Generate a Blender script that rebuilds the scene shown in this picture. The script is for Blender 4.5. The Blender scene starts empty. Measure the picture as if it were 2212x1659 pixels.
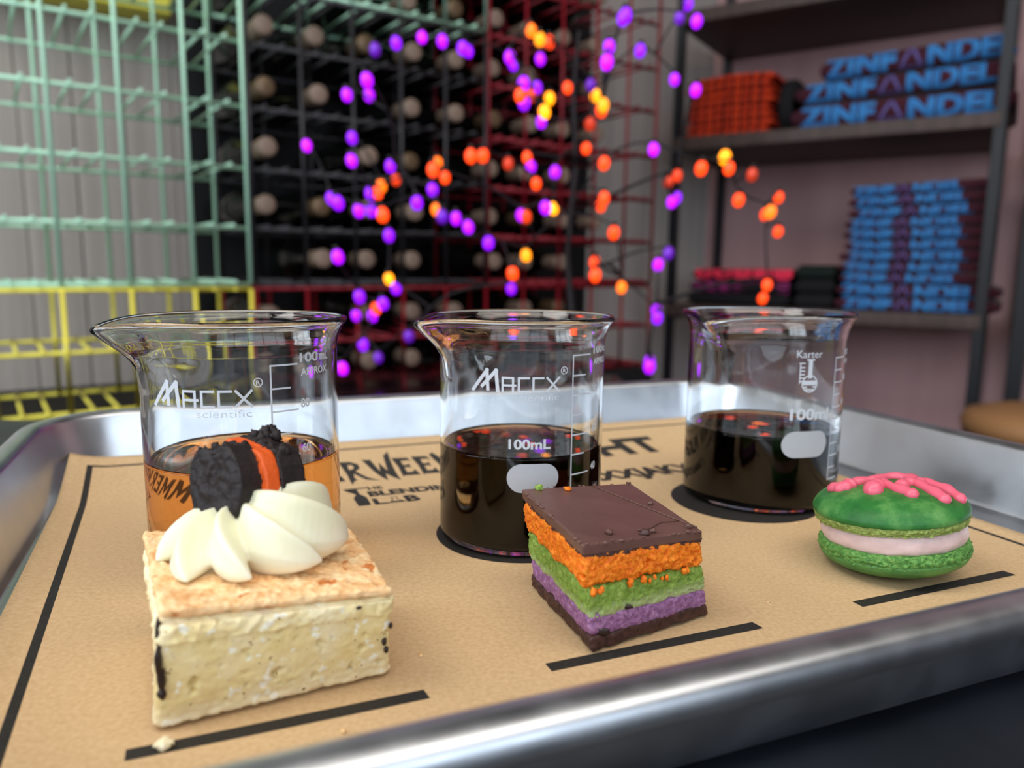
import bpy, bmesh, math, random
from mathutils import Vector, Matrix, noise
import numpy as np
random.seed(7)
PI = math.pi
SC = bpy.context.scene
COL = SC.collection
FZ = 0.93                      # height of the placemat above the floor; all is built with the mat at z=0 and lifted at the end

# ------------------------------------------------------------------ camera
f_px, CX, CY = 1640.0, 1106.0, 829.5
pit = math.atan(254 / f_px); rol = math.radians(.65); CH = .0825
Fv = Vector((0, math.cos(pit), -math.sin(pit)))
R0 = Vector((1, 0, 0)); U0 = Vector((0, math.sin(pit), math.cos(pit)))
Rv = math.cos(rol) * R0 + math.sin(rol) * U0
Uv = -math.sin(rol) * R0 + math.cos(rol) * U0
cam = bpy.data.cameras.new('camera')
co = bpy.data.objects.new('camera', cam); COL.objects.link(co); SC.camera = co
cam.sensor_width = 36; cam.lens = f_px / 2212 * 36
cam.clip_start = .005; cam.clip_end = 60
m = Matrix((Rv, Uv, -Fv)).transposed().to_4x4(); m.translation = (0, 0, CH + FZ)
co.matrix_world = m
cam.dof.use_dof = True; cam.dof.focus_distance = .19; cam.dof.aperture_fstop = 12.5
# ------------------------------------------------------------------ world, daylight, exposure
W = bpy.data.worlds.new('world'); SC.world = W; W.use_nodes = True
W.node_tree.nodes['Background'].inputs[0].default_value = (.72, .84, 1, 1)
W.node_tree.nodes['Background'].inputs[1].default_value = 1.0
def area(name, loc, rot, sx, sy, power, col):
    l = bpy.data.lights.new(name, 'AREA'); l.shape = 'RECTANGLE'; l.size = sx; l.size_y = sy; l.energy = power; l.color = col
    o = bpy.data.objects.new(name, l); COL.objects.link(o); o.location = loc; o.rotation_euler = rot
    return o
DAY_BACK, DAY_WEST = 46, 55
area('daylight_back', (.25, -1.9, 1.0), (PI / 2, 0, 0), 4.3, 1.75, DAY_BACK, (.80, .90, 1))
area('daylight_west', (-2.55, -.75, 1.0), (PI / 2, 0, -PI / 2), 1.5, 1.75, DAY_WEST, (.85, .93, 1))
area('added_fill_light', (.5, -.35, 1.93), (0, 0, 0), 2.4, 1.1, 30, (1, .92, .82))  # unseen overhead fill, added for more diffuse light on the tray
area('added_fill_light', (-1.25, -.25, 1.93), (0, 0, 0), .9, .9, 20, (1, .96, .9))  # second unseen fill, added to brighten the racks on the left
SC.view_settings.view_transform = 'Standard'; SC.view_settings.look = 'None'
SC.view_settings.exposure = 0.0; SC.view_settings.gamma = 1; SC.view_settings.use_curve_mapping = False
cy = SC.cycles
cy.use_denoising = True; cy.max_bounces = 16; cy.diffuse_bounces = 4; cy.glossy_bounces = 5
cy.transmission_bounces = 14; cy.transparent_max_bounces = 8; cy.sample_clamp_indirect = 6; cy.caustics_refractive = True
cy.caustics_reflective = True; cy.blur_glossy = .3

# ------------------------------------------------------------------ helpers
def link(name, me, parent=None, mats=None):
    o = bpy.data.objects.new(name, me); COL.objects.link(o)
    if parent: o.parent = parent
    if mats:
        for a in (mats if isinstance(mats, (list, tuple)) else [mats]): me.materials.append(a)
    return o
def pymesh(name, v, f, mat=None, parent=None, smooth=True, mi=None):
    me = bpy.data.meshes.new(name); me.from_pydata([tuple(p) for p in v], [], f); me.update()
    if smooth: me.polygons.foreach_set('use_smooth', [True] * len(me.polygons))
    if mi is not None: me.polygons.foreach_set('material_index', mi)
    return link(name, me, parent, mat)
def thing(name, label, cat, loc=(0, 0, 0), group=None):
    o = bpy.data.objects.new(name, None); COL.objects.link(o); o.location = loc; o.empty_display_size = .02
    o['label'] = label; o['category'] = cat
    if group: o['group'] = group
    return o
def tag(o, label, cat, group=None):
    o['label'] = label; o['category'] = cat
    if group: o['group'] = group
    return o
def struct(o): o['kind'] = 'structure'; return o
def boxv(x0, x1, y0, y1, z0, z1):
    v = [(x, y, z) for z in (z0, z1) for y in (y0, y1) for x in (x0, x1)]
    f = [(0, 2, 3, 1), (4, 5, 7, 6), (0, 1, 5, 4), (2, 6, 7, 3), (0, 4, 6, 2), (1, 3, 7, 5)]
    return v, f
def box(name, x0, x1, y0, y1, z0, z1, mat, parent=None, bev=0, M=None):
    bm = bmesh.new(); v, f = boxv(x0, x1, y0, y1, z0, z1)
    vs = [bm.verts.new(p) for p in v]
    for q in f: bm.faces.new([vs[i] for i in q])
    if bev: bmesh.ops.bevel(bm, geom=bm.edges[:], offset=bev, segments=3, affect='EDGES', profile=.6)
    if M is not None: bm.transform(M)
    me = bpy.data.meshes.new(name); bm.to_mesh(me); bm.free()
    if bev: me.polygons.foreach_set('use_smooth', [True] * len(me.polygons))
    return link(name, me, parent, mat)
def cm(pts, n=6, closed=False):
    P = [Vector(p) for p in pts]; out = []; N = len(P)
    for i in range(N if closed else N - 1):
        if closed: a, b, c, d = P[i - 1], P[i], P[(i + 1) % N], P[(i + 2) % N]
        else: a, b, c, d = P[max(i - 1, 0)], P[i], P[i + 1], P[min(i + 2, N - 1)]
        for k in range(n):
            t = k / n
            out.append(.5 * ((2 * b) + (c - a) * t + (2 * a - 5 * b + 4 * c - d) * t * t + (3 * b - a - 3 * c + d) * t ** 3))
    if not closed: out.append(P[-1])
    return out
def tube(pts, rad, seg=8, caps=True, flat=1.0):
    """vertices and faces of a tube along pts; rad number or list"""
    P = [Vector(p) for p in pts]; n = len(P); v = []; f = []
    R = rad if isinstance(rad, (list, tuple)) else [rad] * n
    up = Vector((0, 0, 1))
    for i in range(n):
        t = (P[min(i + 1, n - 1)] - P[max(i - 1, 0)]).normalized()
        a = t.cross(up)
        if a.length < 1e-3: a = t.cross(Vector((1, 0, 0)))
        a.normalize(); b = a.cross(t).normalized()
        for k in range(seg):
            an = 2 * PI * k / seg
            v.append(P[i] + a * math.cos(an) * R[i] + b * math.sin(an) * R[i] * flat)
    for i in range(n - 1):
        for k in range(seg):
            k2 = (k + 1) % seg
            f.append((i * seg + k, i * seg + k2, (i + 1) * seg + k2, (i + 1) * seg + k))
    if caps:
        f.append(tuple(range(seg))[::-1]); f.append(tuple((n - 1) * seg + k for k in range(seg)))
    f = [tuple(reversed(q)) for q in f]
    return v, f
def lathe(prof, seg=48, fn=None):
    """prof: list of (r,z) ; first/last r=0 make poles"""
    v = []; f = []; rows = []
    for (r, z) in prof:
        if r < 1e-7: rows.append([len(v)]); v.append(Vector((0, 0, z)))
        else:
            row = []
            for k in range(seg):
                a = 2 * PI * k / seg; row.append(len(v))
                p = Vector((r * math.cos(a), r * math.sin(a), z)); v.append(fn(p, a, r, z) if fn else p)
            rows.append(row)
    for A, B in zip(rows, rows[1:]):
        for k in range(seg):
            k2 = (k + 1) % seg
            if len(A) == 1 and len(B) == 1: continue
            if len(A) == 1: f.append((A[0], B[k2], B[k]))
            elif len(B) == 1: f.append((A[k], A[k2], B[0]))
            else: f.append((A[k], A[k2], B[k2], B[k]))
    return v, f
def merge(*parts):
    V = []; F = []
    for v, f in parts:
        o = len(V); V += list(v); F += [tuple(i + o for i in q) for q in f]
    return V, F
def fr(p, sc, oct=3, seed=0.0):
    q = Vector(p) * sc + Vector((seed, seed * 1.7, -seed)); s = 0; a = 1; t = 0
    for _ in range(oct): s += a * noise.noise(q); t += a; a *= .55; q = q * 2.03
    return s / t

# ------------------------------------------------------------------ materials
def mat(name, col, rough=.5, metal=0, spec=.5, col2=None, col3=None, nscale=50, ndetail=5, ndist=0, stops=(.35, .65), nz=(1, 1, 1),
        bump=0, bscale=None, bdist=.001, sss=0, sssr=(1, .6, .4), sssc=.003, trans=0, ior=1.45, coat=0, sheen=0, emit=None, estr=0,
        rough2=None, voronoi=None, alpha=None):
    M = bpy.data.materials.new(name); M.use_nodes = True; nt = M.node_tree; N = nt.nodes; L = nt.links
    b = N['Principled BSDF']; I = b.inputs
    I['Base Color'].default_value = (*col, 1); I['Roughness'].default_value = rough; I['Metallic'].default_value = metal
    I['Specular IOR Level'].default_value = spec; I['IOR'].default_value = ior
    if trans: I['Transmission Weight'].default_value = trans
    if coat: I['Coat Weight'].default_value = coat; I['Coat Roughness'].default_value = .08
    if sheen: I['Sheen Weight'].default_value = sheen; I['Sheen Roughness'].default_value = .4
    if sss:
        I['Subsurface Weight'].default_value = sss; I['Subsurface Radius'].default_value = sssr; I['Subsurface Scale'].default_value = sssc
    if emit: I['Emission Color'].default_value = (*emit, 1); I['Emission Strength'].default_value = estr
    if col2 or bump or rough2:
        tc = N.new('ShaderNodeTexCoord'); mp = N.new('ShaderNodeMapping'); L.new(tc.outputs['Object'], mp.inputs[0]); mp.inputs['Scale'].default_value = nz
        n1 = N.new('ShaderNodeTexNoise'); n1.inputs['Scale'].default_value = nscale; n1.inputs['Detail'].default_value = ndetail
        n1.inputs['Distortion'].default_value = ndist; L.new(mp.outputs[0], n1.inputs['Vector'])
        if col2:
            cr = N.new('ShaderNodeValToRGB'); cr.color_ramp.elements[0].position = stops[0]; cr.color_ramp.elements[1].position = stops[1]
            cr.color_ramp.elements[0].color = (*col, 1); cr.color_ramp.elements[1].color = (*col2, 1)
            if col3: e = cr.color_ramp.elements.new((stops[0] + stops[1]) / 2); e.color = (*col3, 1)
            L.new(n1.outputs['Fac'], cr.inputs[0]); L.new(cr.outputs[0], I['Base Color'])
        if rough2 is not None:
            mr = N.new('ShaderNodeMapRange'); mr.inputs[1].default_value = .35; mr.inputs[2].default_value = .65
            mr.inputs[3].default_value = rough; mr.inputs[4].default_value = rough2
            L.new(n1.outputs['Fac'], mr.inputs[0]); L.new(mr.outputs[0], I['Roughness'])
        if bump:
            n2 = N.new('ShaderNodeTexNoise'); n2.inputs['Scale'].default_value = bscale or nscale * 3; n2.inputs['Detail'].default_value = 4
            L.new(mp.outputs[0], n2.inputs['Vector'])
            bp = N.new('ShaderNodeBump'); bp.inputs['Strength'].default_value = bump; bp.inputs['Distance'].default_value = bdist
            L.new(n2.outputs['Fac'], bp.inputs['Height']); L.new(bp.outputs[0], I['Normal'])
    return M
def s2l(r, g, b): return tuple((c / 255 / 12.92 if c <= 10 else ((c / 255 + .055) / 1.055) ** 2.4) for c in (r, g, b))
def glassmat(name, col=(1, 1, 1), ior=1.5, vol=None, dens=0, lvl=None):
    M = bpy.data.materials.new(name); M.use_nodes = True; nt = M.node_tree; nt.nodes.clear()
    o = nt.nodes.new('ShaderNodeOutputMaterial'); g = nt.nodes.new('ShaderNodeBsdfGlass')
    g.inputs['Color'].default_value = (*col, 1); g.inputs['Roughness'].default_value = 0; g.inputs['IOR'].default_value = ior
    nt.links.new(g.outputs[0], o.inputs['Surface'])
    if lvl:                                             # below the wine surface the neighbour is glass, above it is air
        tc = nt.nodes.new('ShaderNodeTexCoord'); sx = nt.nodes.new('ShaderNodeSeparateXYZ'); mr = nt.nodes.new('ShaderNodeMapRange')
        nt.links.new(tc.outputs['Object'], sx.inputs[0]); nt.links.new(sx.outputs[2], mr.inputs[0])
        mr.inputs[1].default_value = (lvl - .03) / 1000; mr.inputs[2].default_value = (lvl - .01) / 1000
        mr.inputs[3].default_value = ior / 1.47; mr.inputs[4].default_value = ior; nt.links.new(mr.outputs[0], g.inputs['IOR'])
    if vol:
        a = nt.nodes.new('ShaderNodeVolumeAbsorption'); a.inputs['Color'].default_value = (*vol, 1); a.inputs['Density'].default_value = dens
        nt.links.new(a.outputs[0], o.inputs['Volume'])
    return M
M_GLASS = glassmat('borosilicate_glass', (.985, .99, .99), 1.47)
M_AMBER = glassmat('amber_wine', (1, 1, 1), 1.34, (.985, .62, .03), 46, 31.2)
M_RED = glassmat('red_wine', (1, 1, 1), 1.34, (.42, .012, .02), 260, 28.6)
M_RED2 = glassmat('purple_red_wine', (1, 1, 1), 1.34, (.38, .008, .03), 300, 26.0)
M_PAPER = mat('kraft_paper', s2l(210, 180, 140), .75, col2=s2l(192, 160, 119), nscale=900, ndetail=8, stops=(.3, .75), bump=.15, bscale=2600, bdist=.0001, spec=.25)
M_INK = mat('black_print', s2l(38, 36, 34), .6, col2=s2l(50, 48, 46), nscale=1500, spec=.3)
M_ALU = mat('spun_aluminium', (.60, .63, .675), .30, metal=1, nscale=90, rough2=.38, bump=.05, bscale=500, bdist=.0002)
M_TABLE = mat('black_table_laminate', s2l(22, 25, 30), .33, col2=s2l(30, 33, 40), nscale=30, rough2=.42, spec=.5)
M_BLACKGLOSS = mat('black_gloss_lacquer', s2l(10, 10, 14), .14, spec=.6)
M_WALLP = mat('pale_plank_wall', s2l(196, 186, 180), .8, col2=s2l(168, 158, 152), nscale=5, nz=(5, 5, .35), ndetail=8, stops=(.3, .7), bump=.2, bscale=40)
M_WALLR = mat('bulb_glow_tinted_wall', s2l(206, 164, 162), .85, col2=s2l(194, 152, 151), nscale=3, nz=(3, 3, .3), bump=.1, bscale=60)  # pink glow of the tree bulbs is tinted into this wall colour
M_WALLO = mat('plain_wall', s2l(120, 112, 108), .85, col2=s2l(110, 102, 98), nscale=4)
M_CEIL = mat('dark_ceiling', s2l(70, 66, 66), .9)
M_FLOOR = mat('dark_floor', s2l(70, 62, 56), .6, col2=s2l(50, 44, 40), nscale=6, nz=(1, 6, 1))
M_WINF = mat('white_window_frame', s2l(190, 190, 190), .5)
M_MINT = mat('mint_powder_coat', s2l(198, 246, 216), .42, spec=.5)
M_YEL = mat('yellow_powder_coat', s2l(255, 242, 96), .42)
M_BLK = mat('black_powder_coat', s2l(52, 50, 54), .45)
M_REDC = mat('red_powder_coat', s2l(128, 10, 28), .45)
M_BOTTLE = mat('dark_bottle_glass', s2l(12, 14, 12), .08, spec=.7)
M_FOIL = mat('ivory_capsule', s2l(150, 128, 112), .45, spec=.5)
M_FOIL2 = mat('gold_capsule', s2l(120, 98, 74), .35, metal=.3)
M_BACKING = mat('black_backing', s2l(16, 15, 18), .7)
M_POST = mat('black_steel_post', s2l(22, 22, 26), .45)
M_BOARD = mat('brown_shelf_board', s2l(84, 66, 60), .55, col2=s2l(68, 54, 48), nscale=12, nz=(1, 8, 1))
M_TWIG = mat('black_twig', s2l(18, 14, 16), .7)

# ------------------------------------------------------------------ directions
rd = Vector((.82152, .57018, 0)); nd = Vector((-.57018, .82152, 0))        # along / into the rack wall
PR = Vector((-.41581, 1.2245, 0))
sd = Vector((-.83901, .54412, 0)); sn = Vector((.54412, .83901, 0))        # along (to the left) / into the shelf wall
QS = Vector((1.0732, 1.7811, 0))
def frame(o, x, y):                                                         # local axes x,y,z -> world
    M = Matrix((x, y, Vector((0, 0, 1)))).transposed().to_4x4(); M.translation = o; return M
M_RACK = frame(PR, rd, nd); M_SHELF = frame(QS, -sd, sn)                    # shelf local x runs to the RIGHT: x=-s
CORNER = Vector((.6376, 2.5642, 0))

# ------------------------------------------------------------------ room
ZF, ZC = -FZ, 1.95
def wall(name, a, b, th, mt, z0=ZF, z1=ZC, planks=0):
    a = Vector(a); b = Vector(b); d = (b - a); L = d.length; d.normalize(); n = Vector((d.y, -d.x, 0))   # n: outward
    M = Matrix((d, n, Vector((0, 0, 1)))).transposed().to_4x4(); M.translation = Vector((a.x, a.y, 0))
    return struct(box(name, 0, L, 0, th, z0, z1, mt, M=M))
W1 = CORNER - rd * 3.55; W2 = CORNER - sd * 3.0
wl = wall('wall_left', (CORNER.x, CORNER.y, 0), (W1.x, W1.y, 0), .1, M_WALLP)
wr = wall('wall_right', (W2.x, W2.y, 0), (CORNER.x, CORNER.y, 0), .1, M_WALLR)
# planks on the rack wall, each a shallow vertical board
def planks(parent, x0, x1, step, z0, z1, dirv, org, nin, mt, th=.006):
    me = None; x = x0; k = 0
    while x < x1 - .01:
        w = min(step, x1 - x) - .004
        if me is None:
            v, f = boxv(0, w, 0, 1, 0, 1); me = bpy.data.meshes.new('wall_plank'); me.from_pydata(v, [], f); me.materials.append(mt)
        o = bpy.data.objects.new('wall_plank', me); COL.objects.link(o); o.parent = parent
        M = Matrix((dirv, nin, Vector((0, 0, 1)))).transposed().to_4x4(); M.translation = org + dirv * x + Vector((0, 0, z0))
        t = th + .002 * ((k * 7) % 3)
        o.matrix_local = M @ Matrix.Diagonal((1, t, z1 - z0, 1))
        x += step; k += 1
planks(wl, .02, 3.5, .09, ZF, ZC, -rd, CORNER, -nd, M_WALLP)
def wall_window(name, a, b, zo0, zo1, h0, h1, mt, wn, nmun):
    """wall from a to b with an opening from zo0..zo1 along it and h0..h1 in height, with a muntined window"""
    a = Vector((*a, 0)); b = Vector((*b, 0)); d = b - a; L = d.length; d.normalize(); n = Vector((d.y, -d.x, 0))
    M = Matrix((d, n, Vector((0, 0, 1)))).transposed().to_4x4(); M.translation = a
    ps = [boxv(0, zo0, 0, .1, ZF, ZC), boxv(zo1, L, 0, .1, ZF, ZC), boxv(zo0, zo1, 0, .1, ZF, h0), boxv(zo0, zo1, 0, .1, h1, ZC)]
    V, F = merge(*ps); V = [M @ Vector(p) for p in V]
    w = struct(pymesh(name, V, F, mt, None, smooth=False))
    win = struct(bpy.data.objects.new(wn, None)); COL.objects.link(win)
    t = .03
    for q in ((zo0, zo1, h0, h0 + t), (zo0, zo1, h1 - t, h1), (zo0, zo0 + t, h0, h1), (zo1 - t, zo1, h0, h1)):
        box('frame_bar', q[0], q[1], .02, .07, q[2], q[3], M_WINF, win, M=M)
    for i in range(1, nmun):
        x = zo0 + (zo1 - zo0) * i / nmun; box('muntin', x - .02, x + .02, .03, .06, h0 + t, h1 - t, M_WINF, win, M=M)
    for i in (1, 2):
        z = h0 + (h1 - h0) * i / 3; box('muntin', zo0 + t, zo1 - t, .035, .055, z - .012, z + .012, M_WINF, win, M=M)
    return w
XW = W1.x
wall_window('wall_back', (XW, -1.75), (W2.x, -1.75), -XW - 1.9, -XW + 2.4, .12, 1.88, M_WALLO, 'window_1', 6)
wall_window('wall_west', (XW, W1.y), (XW, -1.75), W1.y - .02 + 0.0, W1.y + 1.5, .12, 1.88, M_WALLO, 'window_2', 3)
wall('wall_east', (W2.x, -1.75, 0), (W2.x, W2.y, 0), .1, M_WALLO)
struct(box('floor', XW - .1, W2.x + .2, -1.9, 2.9, ZF - .08, ZF, M_FLOOR))
for (lx, ly, hx, hy, lb) in ((.5, -.35, 1.2, .55, 'large rectangular fill light panel added out of view above the tray, behind the camera'), (-1.25, -.25, .45, .45, 'small square fill light panel added out of view to brighten the mint rack')):
    cl_ = thing('added_fill_panel', lb, 'ceiling light', (lx, ly, 1.94))  # frame round each added overhead fill light, out of view
    for q in ((-hx - .04, hx + .04, -hy - .04, -hy), (-hx - .04, hx + .04, hy, hy + .04), (-hx - .04, -hx, -hy, hy), (hx, hx + .04, -hy, hy)): box('fill_panel_frame', *q, -.02, .01, M_WINF, cl_)
struct(box('ceiling', XW - .1, W2.x + .2, -1.9, 2.9, ZC, ZC + .08, M_CEIL))

# ------------------------------------------------------------------ tables
tbl = thing('bar_table', 'round black laminate bar table under the metal tray', 'table', (-.28, -.30, 0))
v, f = lathe([(0, -.034), (.706, -.034), (.712, -.030), (.712, -.0075), (.7105, -.0045), (.707, -.0035), (0, -.0035)], 128); pymesh('tabletop', v, f, M_TABLE, tbl, smooth=False)
v, f = lathe([(0, ZF), (.30, ZF), (.30, ZF + .015), (.06, ZF + .03), (.045, ZF + .08), (.045, -.06), (.12, -.036), (0, -.035)], 40); pymesh('pedestal', v, f, M_POST, tbl)
st = thing('side_table', 'small glossy black table carrying the lit twig tree', 'table', (-.1, .86, 0))
box('tabletop', -.24, .24, -.13, .14, -.085, -.058, M_BLACKGLOSS, st, bev=.003)
for x in (-.2, .2):
    for y in (-.1, .1): box('leg', x - .015, x + .015, y - .015, y + .015, ZF, -.085, M_POST, st)

# ------------------------------------------------------------------ sheet pan
AU = math.radians(22.3); eu = Vector((math.cos(AU), math.sin(AU), 0)); ev = Vector((-math.sin(AU), math.cos(AU), 0))
def UV(u, v, z=0): return eu * (u / 1000) + ev * (v / 1000) + Vector((0, 0, z / 1000))
def rrect(u0, u1, v0, v1, r, o, z, n=10):
    P = []
    for (cu, cv, a0) in ((u1 - r, v1 - r, 0), (u0 + r, v1 - r, PI / 2), (u0 + r, v0 + r, PI), (u1 - r, v0 + r, 1.5 * PI)):
        for k in range(n + 1):
            a = a0 + PI / 2 * k / n; P.append(UV(cu + (r + o) * math.cos(a), cv + (r + o) * math.sin(a), z))
    return P
pu0, pu1, pv0, pv1 = -46.5, 250.5, 101.8, 330
pr_ = cm([(o, 0, z) for o, z in ((-1, -.7), (0, -.65), (2, -.1), (3.6, 1.8), (9, 19.2), (10.4, 22), (12.6, 23), (15, 22.8), (17.2, 21.6), (18, 19.4), (17.4, 17.2), (15.6, 16.4), (14.2, 17.6), (12, 18.6), (10.2, 17), (5, .8), (3, -1.6), (0, -2.2), (-1, -2.2))], 4)
rings = [rrect(pu0, pu1, pv0, pv1, 16, p.x, p.z) for p in pr_]
n = len(rings[0]); V = [p for r in rings for p in r]; F = []
for i in range(len(rings) - 1):
    for k in range(n): F.append((i * n + k, (i + 1) * n + k, (i + 1) * n + (k + 1) % n, i * n + (k + 1) % n))
F.append(tuple(range(n))); F.append(tuple((len(rings) - 1) * n + k for k in range(n))[::-1])
V = [v + Vector((0, 0, .0002 * fr(v, 25))) for v in V]
pan = pymesh('baking_tray', V, F, M_ALU)
tag(pan, 'brushed aluminium baking tray with rolled rim holding the three glasses and sweets', 'tray')

# ------------------------------------------------------------------ placemat with curled back edge
def curl(u, v):
    z = 0
    if v > 285:
        k = (235 - u) / 286; z += (5.6 + 1.9 * k * k) * ((v - 285) / 41) ** 1.25
    if u < -34: z += 2.2 * ((-34 - u) / 14) ** 2
    if u > 226: z += .8 * ((u - 226) / 10) ** 2
    return z + .12 * math.sin(u * .045 + 1) * math.sin(v * .03) + .1
def PP(u, v, lift=0): return UV(u, v, curl(u, v) + lift)
def edges(a, b):                                  # unit square -> placemat uv
    v = 113 + (326 - 113) * b; l = -44 - 5 * b; r = 237 - 2 * b
    return l + (r - l) * a, v
V = []; F = []; nu, nv = 70, 80
for top in (1, 0):
    for j in range(nv + 1):
        for i in range(nu + 1):
            u, v = edges(i / nu, j / nv); V.append(PP(u, v, .0 if top else -.22))
S = (nu + 1)
for j in range(nv):
    for i in range(nu):
        a = j * S + i; F.append((a, a + 1, a + S + 1, a + S)); o = S * (nv + 1); F.append((o + a, o + a + S, o + a + S + 1, o + a + 1))
bd = [i for i in range(nu + 1)] + [j * S + nu for j in range(1, nv + 1)] + [nv * S + i for i in range(nu - 1, -1, -1)] + [j * S for j in range(nv - 1, 0, -1)]
o = S * (nv + 1)
for a, b in zip(bd, bd[1:] + bd[:1]): F.append((a, o + a, o + b, b))
mat_o = pymesh('paper_placemat', V, F, M_PAPER)
tag(mat_o, 'brown kraft paper placemat printed with black title, borders and bars, lying in the metal tray', 'placemat')
def decal_poly(name, pts, parent, mt=None, step=4, lift=.05, close=True):
    """flat printed polygon in mat coordinates"""
    bm = bmesh.new(); vs = [bm.verts.new((p[0], p[1], 0)) for p in pts]; bm.faces.new(vs)
    bmesh.ops.triangulate(bm, faces=bm.faces[:])
    return decal_bm(name, bm, parent, mt, lift, step)
def decal_bm(name, bm, parent, mt, lift, step):
    for _ in range(6):
        es = [e for e in bm.edges if e.calc_length() > step]
        if not es: break
        bmesh.ops.subdivide_edges(bm, edges=es, cuts=1)
        bmesh.ops.triangulate(bm, faces=[f for f in bm.faces if len(f.verts) > 3])
    for v in bm.verts: v.co = PP(v.co.x, v.co.y, lift)
    bmesh.ops.recalc_face_normals(bm, faces=bm.faces[:])
    me = bpy.data.meshes.new(name); bm.to_mesh(me); bm.free()
    o = link(name, me, parent, mt or M_INK)
    return o
def strip(name, a, b, w, parent, n=40):
    a = Vector(a); b = Vector(b); d = (b - a).normalized(); q = Vector((-d.y, d.x)) * w / 2; V = []; F = []
    for i in range(n + 1):
        p = a + (b - a) * i / n; V += [PP(*(p + q), .05), PP(*(p - q), .05)]
        if i: F.append((2 * i - 2, 2 * i - 1, 2 * i + 1, 2 * i))
    return pymesh(name, V, F, M_INK, parent, smooth=False)
bl, br, bb, bt = (-34.5, -41.5), (229, 227), 122.5, 317.5
strip('printed_border', (bl[0], bb), (bl[1], bt), 2.0, mat_o); strip('printed_border', (br[0], bb), (br[1], bt), 1.6, mat_o)
strip('printed_border', (bl[0] - 1, bb + .4), (br[0] + .8, bb - 1.8), .8, mat_o); strip('printed_border', (bl[1] - 1, bt), (br[1] + .8, bt), 1.3, mat_o)
for (a, b) in ((-15.4, 37), (63.4, 117.1), (148.5, 203.7)):
    decal_poly('printed_bar', [(a, 131.2), (b + .4, 130.9), (b, 134.3), (a, 134.5)], mat_o, step=9)
for (x, y, r) in ((-72.5, 201.4, 26), (3.0, 229.0, 26.2), (84.5, 265.5, 26)):
    P = Vector((x, y, 0)) ; cu, cv = P.dot(eu), P.dot(ev)
    decal_poly('printed_circle', [(cu + r * math.cos(2 * PI * k / 64), cv + r * math.sin(2 * PI * k / 64)) for k in range(64)], mat_o, step=9, lift=.08)
# text helper: font curve -> bmesh, normalised into a box of w x h with its baseline at 0
def text_bm(s, w=None, h=1.0, off=0.0, space=1.0, res=5):
    c = bpy.data.curves.new('t', 'FONT'); c.body = s; c.offset = off; c.space_character = space; c.resolution_u = res
    o = bpy.data.objects.new('t', c); COL.objects.link(o)
    dg = bpy.context.evaluated_depsgraph_get(); me = bpy.data.meshes.new_from_object(o.evaluated_get(dg))
    bm = bmesh.new(); bm.from_mesh(me); bpy.data.objects.remove(o); bpy.data.curves.remove(c); bpy.data.meshes.remove(me)
    bmesh.ops.remove_doubles(bm, verts=bm.verts[:], dist=1e-5)
    xs = [v.co.x for v in bm.verts]; x0, x1 = min(xs), max(xs)
    k = h / .70                                          # cap height of the built-in face at size 1
    kx = (w / (x1 - x0)) if w else k
    for v in bm.verts: v.co = Vector(((v.co.x - x0) * kx, v.co.y * k, 0))
    bmesh.ops.triangulate(bm, faces=bm.faces[:])
    return bm
def mat_text(name, s, u, v, w, h, off=.02, space=1.0):
    bm = text_bm(s, w, h, off, space)
    for q in bm.verts: q.co.x += u; q.co.y += v
    return decal_bm(name, bm, mat_o, M_INK, .05, 6)
# jagged title letters, unit boxes (w,1)
JL = {
 'S': [[(.95, .80), (1.0, 1.0), (.55, .96), (.12, .92), (.0, .66), (.18, .48), (.62, .38), (.60, .22), (.35, .16), (.0, .22), (.08, -.04), (.5, .0), (.92, .10), (1.0, .36), (.84, .54), (.36, .64), (.36, .76), (.6, .82)]],
 'U': [[(-.04, 1.03), (.34, .97), (.32, .4), (.42, .2), (.6, .18), (.70, .34), (.68, .97), (1.04, 1.03), (.96, .5), (.94, .1), (.6, -.03), (.28, -.06), (.05, .12), (.04, .5)]],
 'M': [[(-.06, -.10), (.06, .5), (.0, 1.02), (.30, .97), (.5, .55), (.70, .97), (1.0, 1.04), (.95, .5), (1.06, -.06), (.80, .02), (.74, .55), (.5, .12), (.27, .55), (.22, .02)]],
 'E': [[(-.03, 1.03), (.9, .98), (1.02, .76), (.85, .84), (.42, .84), (.42, .60), (.70, .60), (.80, .68), (.80, .40), (.68, .46), (.40, .46), (.38, .18), (.72, .18), (.92, .32), (1.04, -.03), (.12, .0), (.0, -.06), (.08, .5)]],
 'R': [[(-.05, 1.03), (.6, 1.0), (.98, .84), (.98, .62), (.66, .48), (1.1, .12), (1.75, -.20), (1.0, -.04), (.5, .36), (.42, .12), (.52, -.02), (.30, -.10), (.10, -.34), (.12, .3)], [(.36, .84), (.62, .82), (.68, .70), (.56, .60), (.34, .58)]],
 'W': [[(-.1, 1.06), (.26, 1.03), (.42, .36), (.56, .84), (.74, .36), (.92, 1.22), (1.02, 1.26), (1.20, 1.42), (1.10, .8), (1.04, .3), (1.02, -.30), (.60, .22), (.50, -.24), (.2, .3)]],
 'N': [[(0, -.06), (.06, .5), (-.1, 1.06), (.16, 1.16), (.7, .4), (.68, .97), (1.02, 1.08), (.94, .4), (1.04, -.18), (.75, .0), (.30, .55), (.32, .04)]],
}
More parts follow.
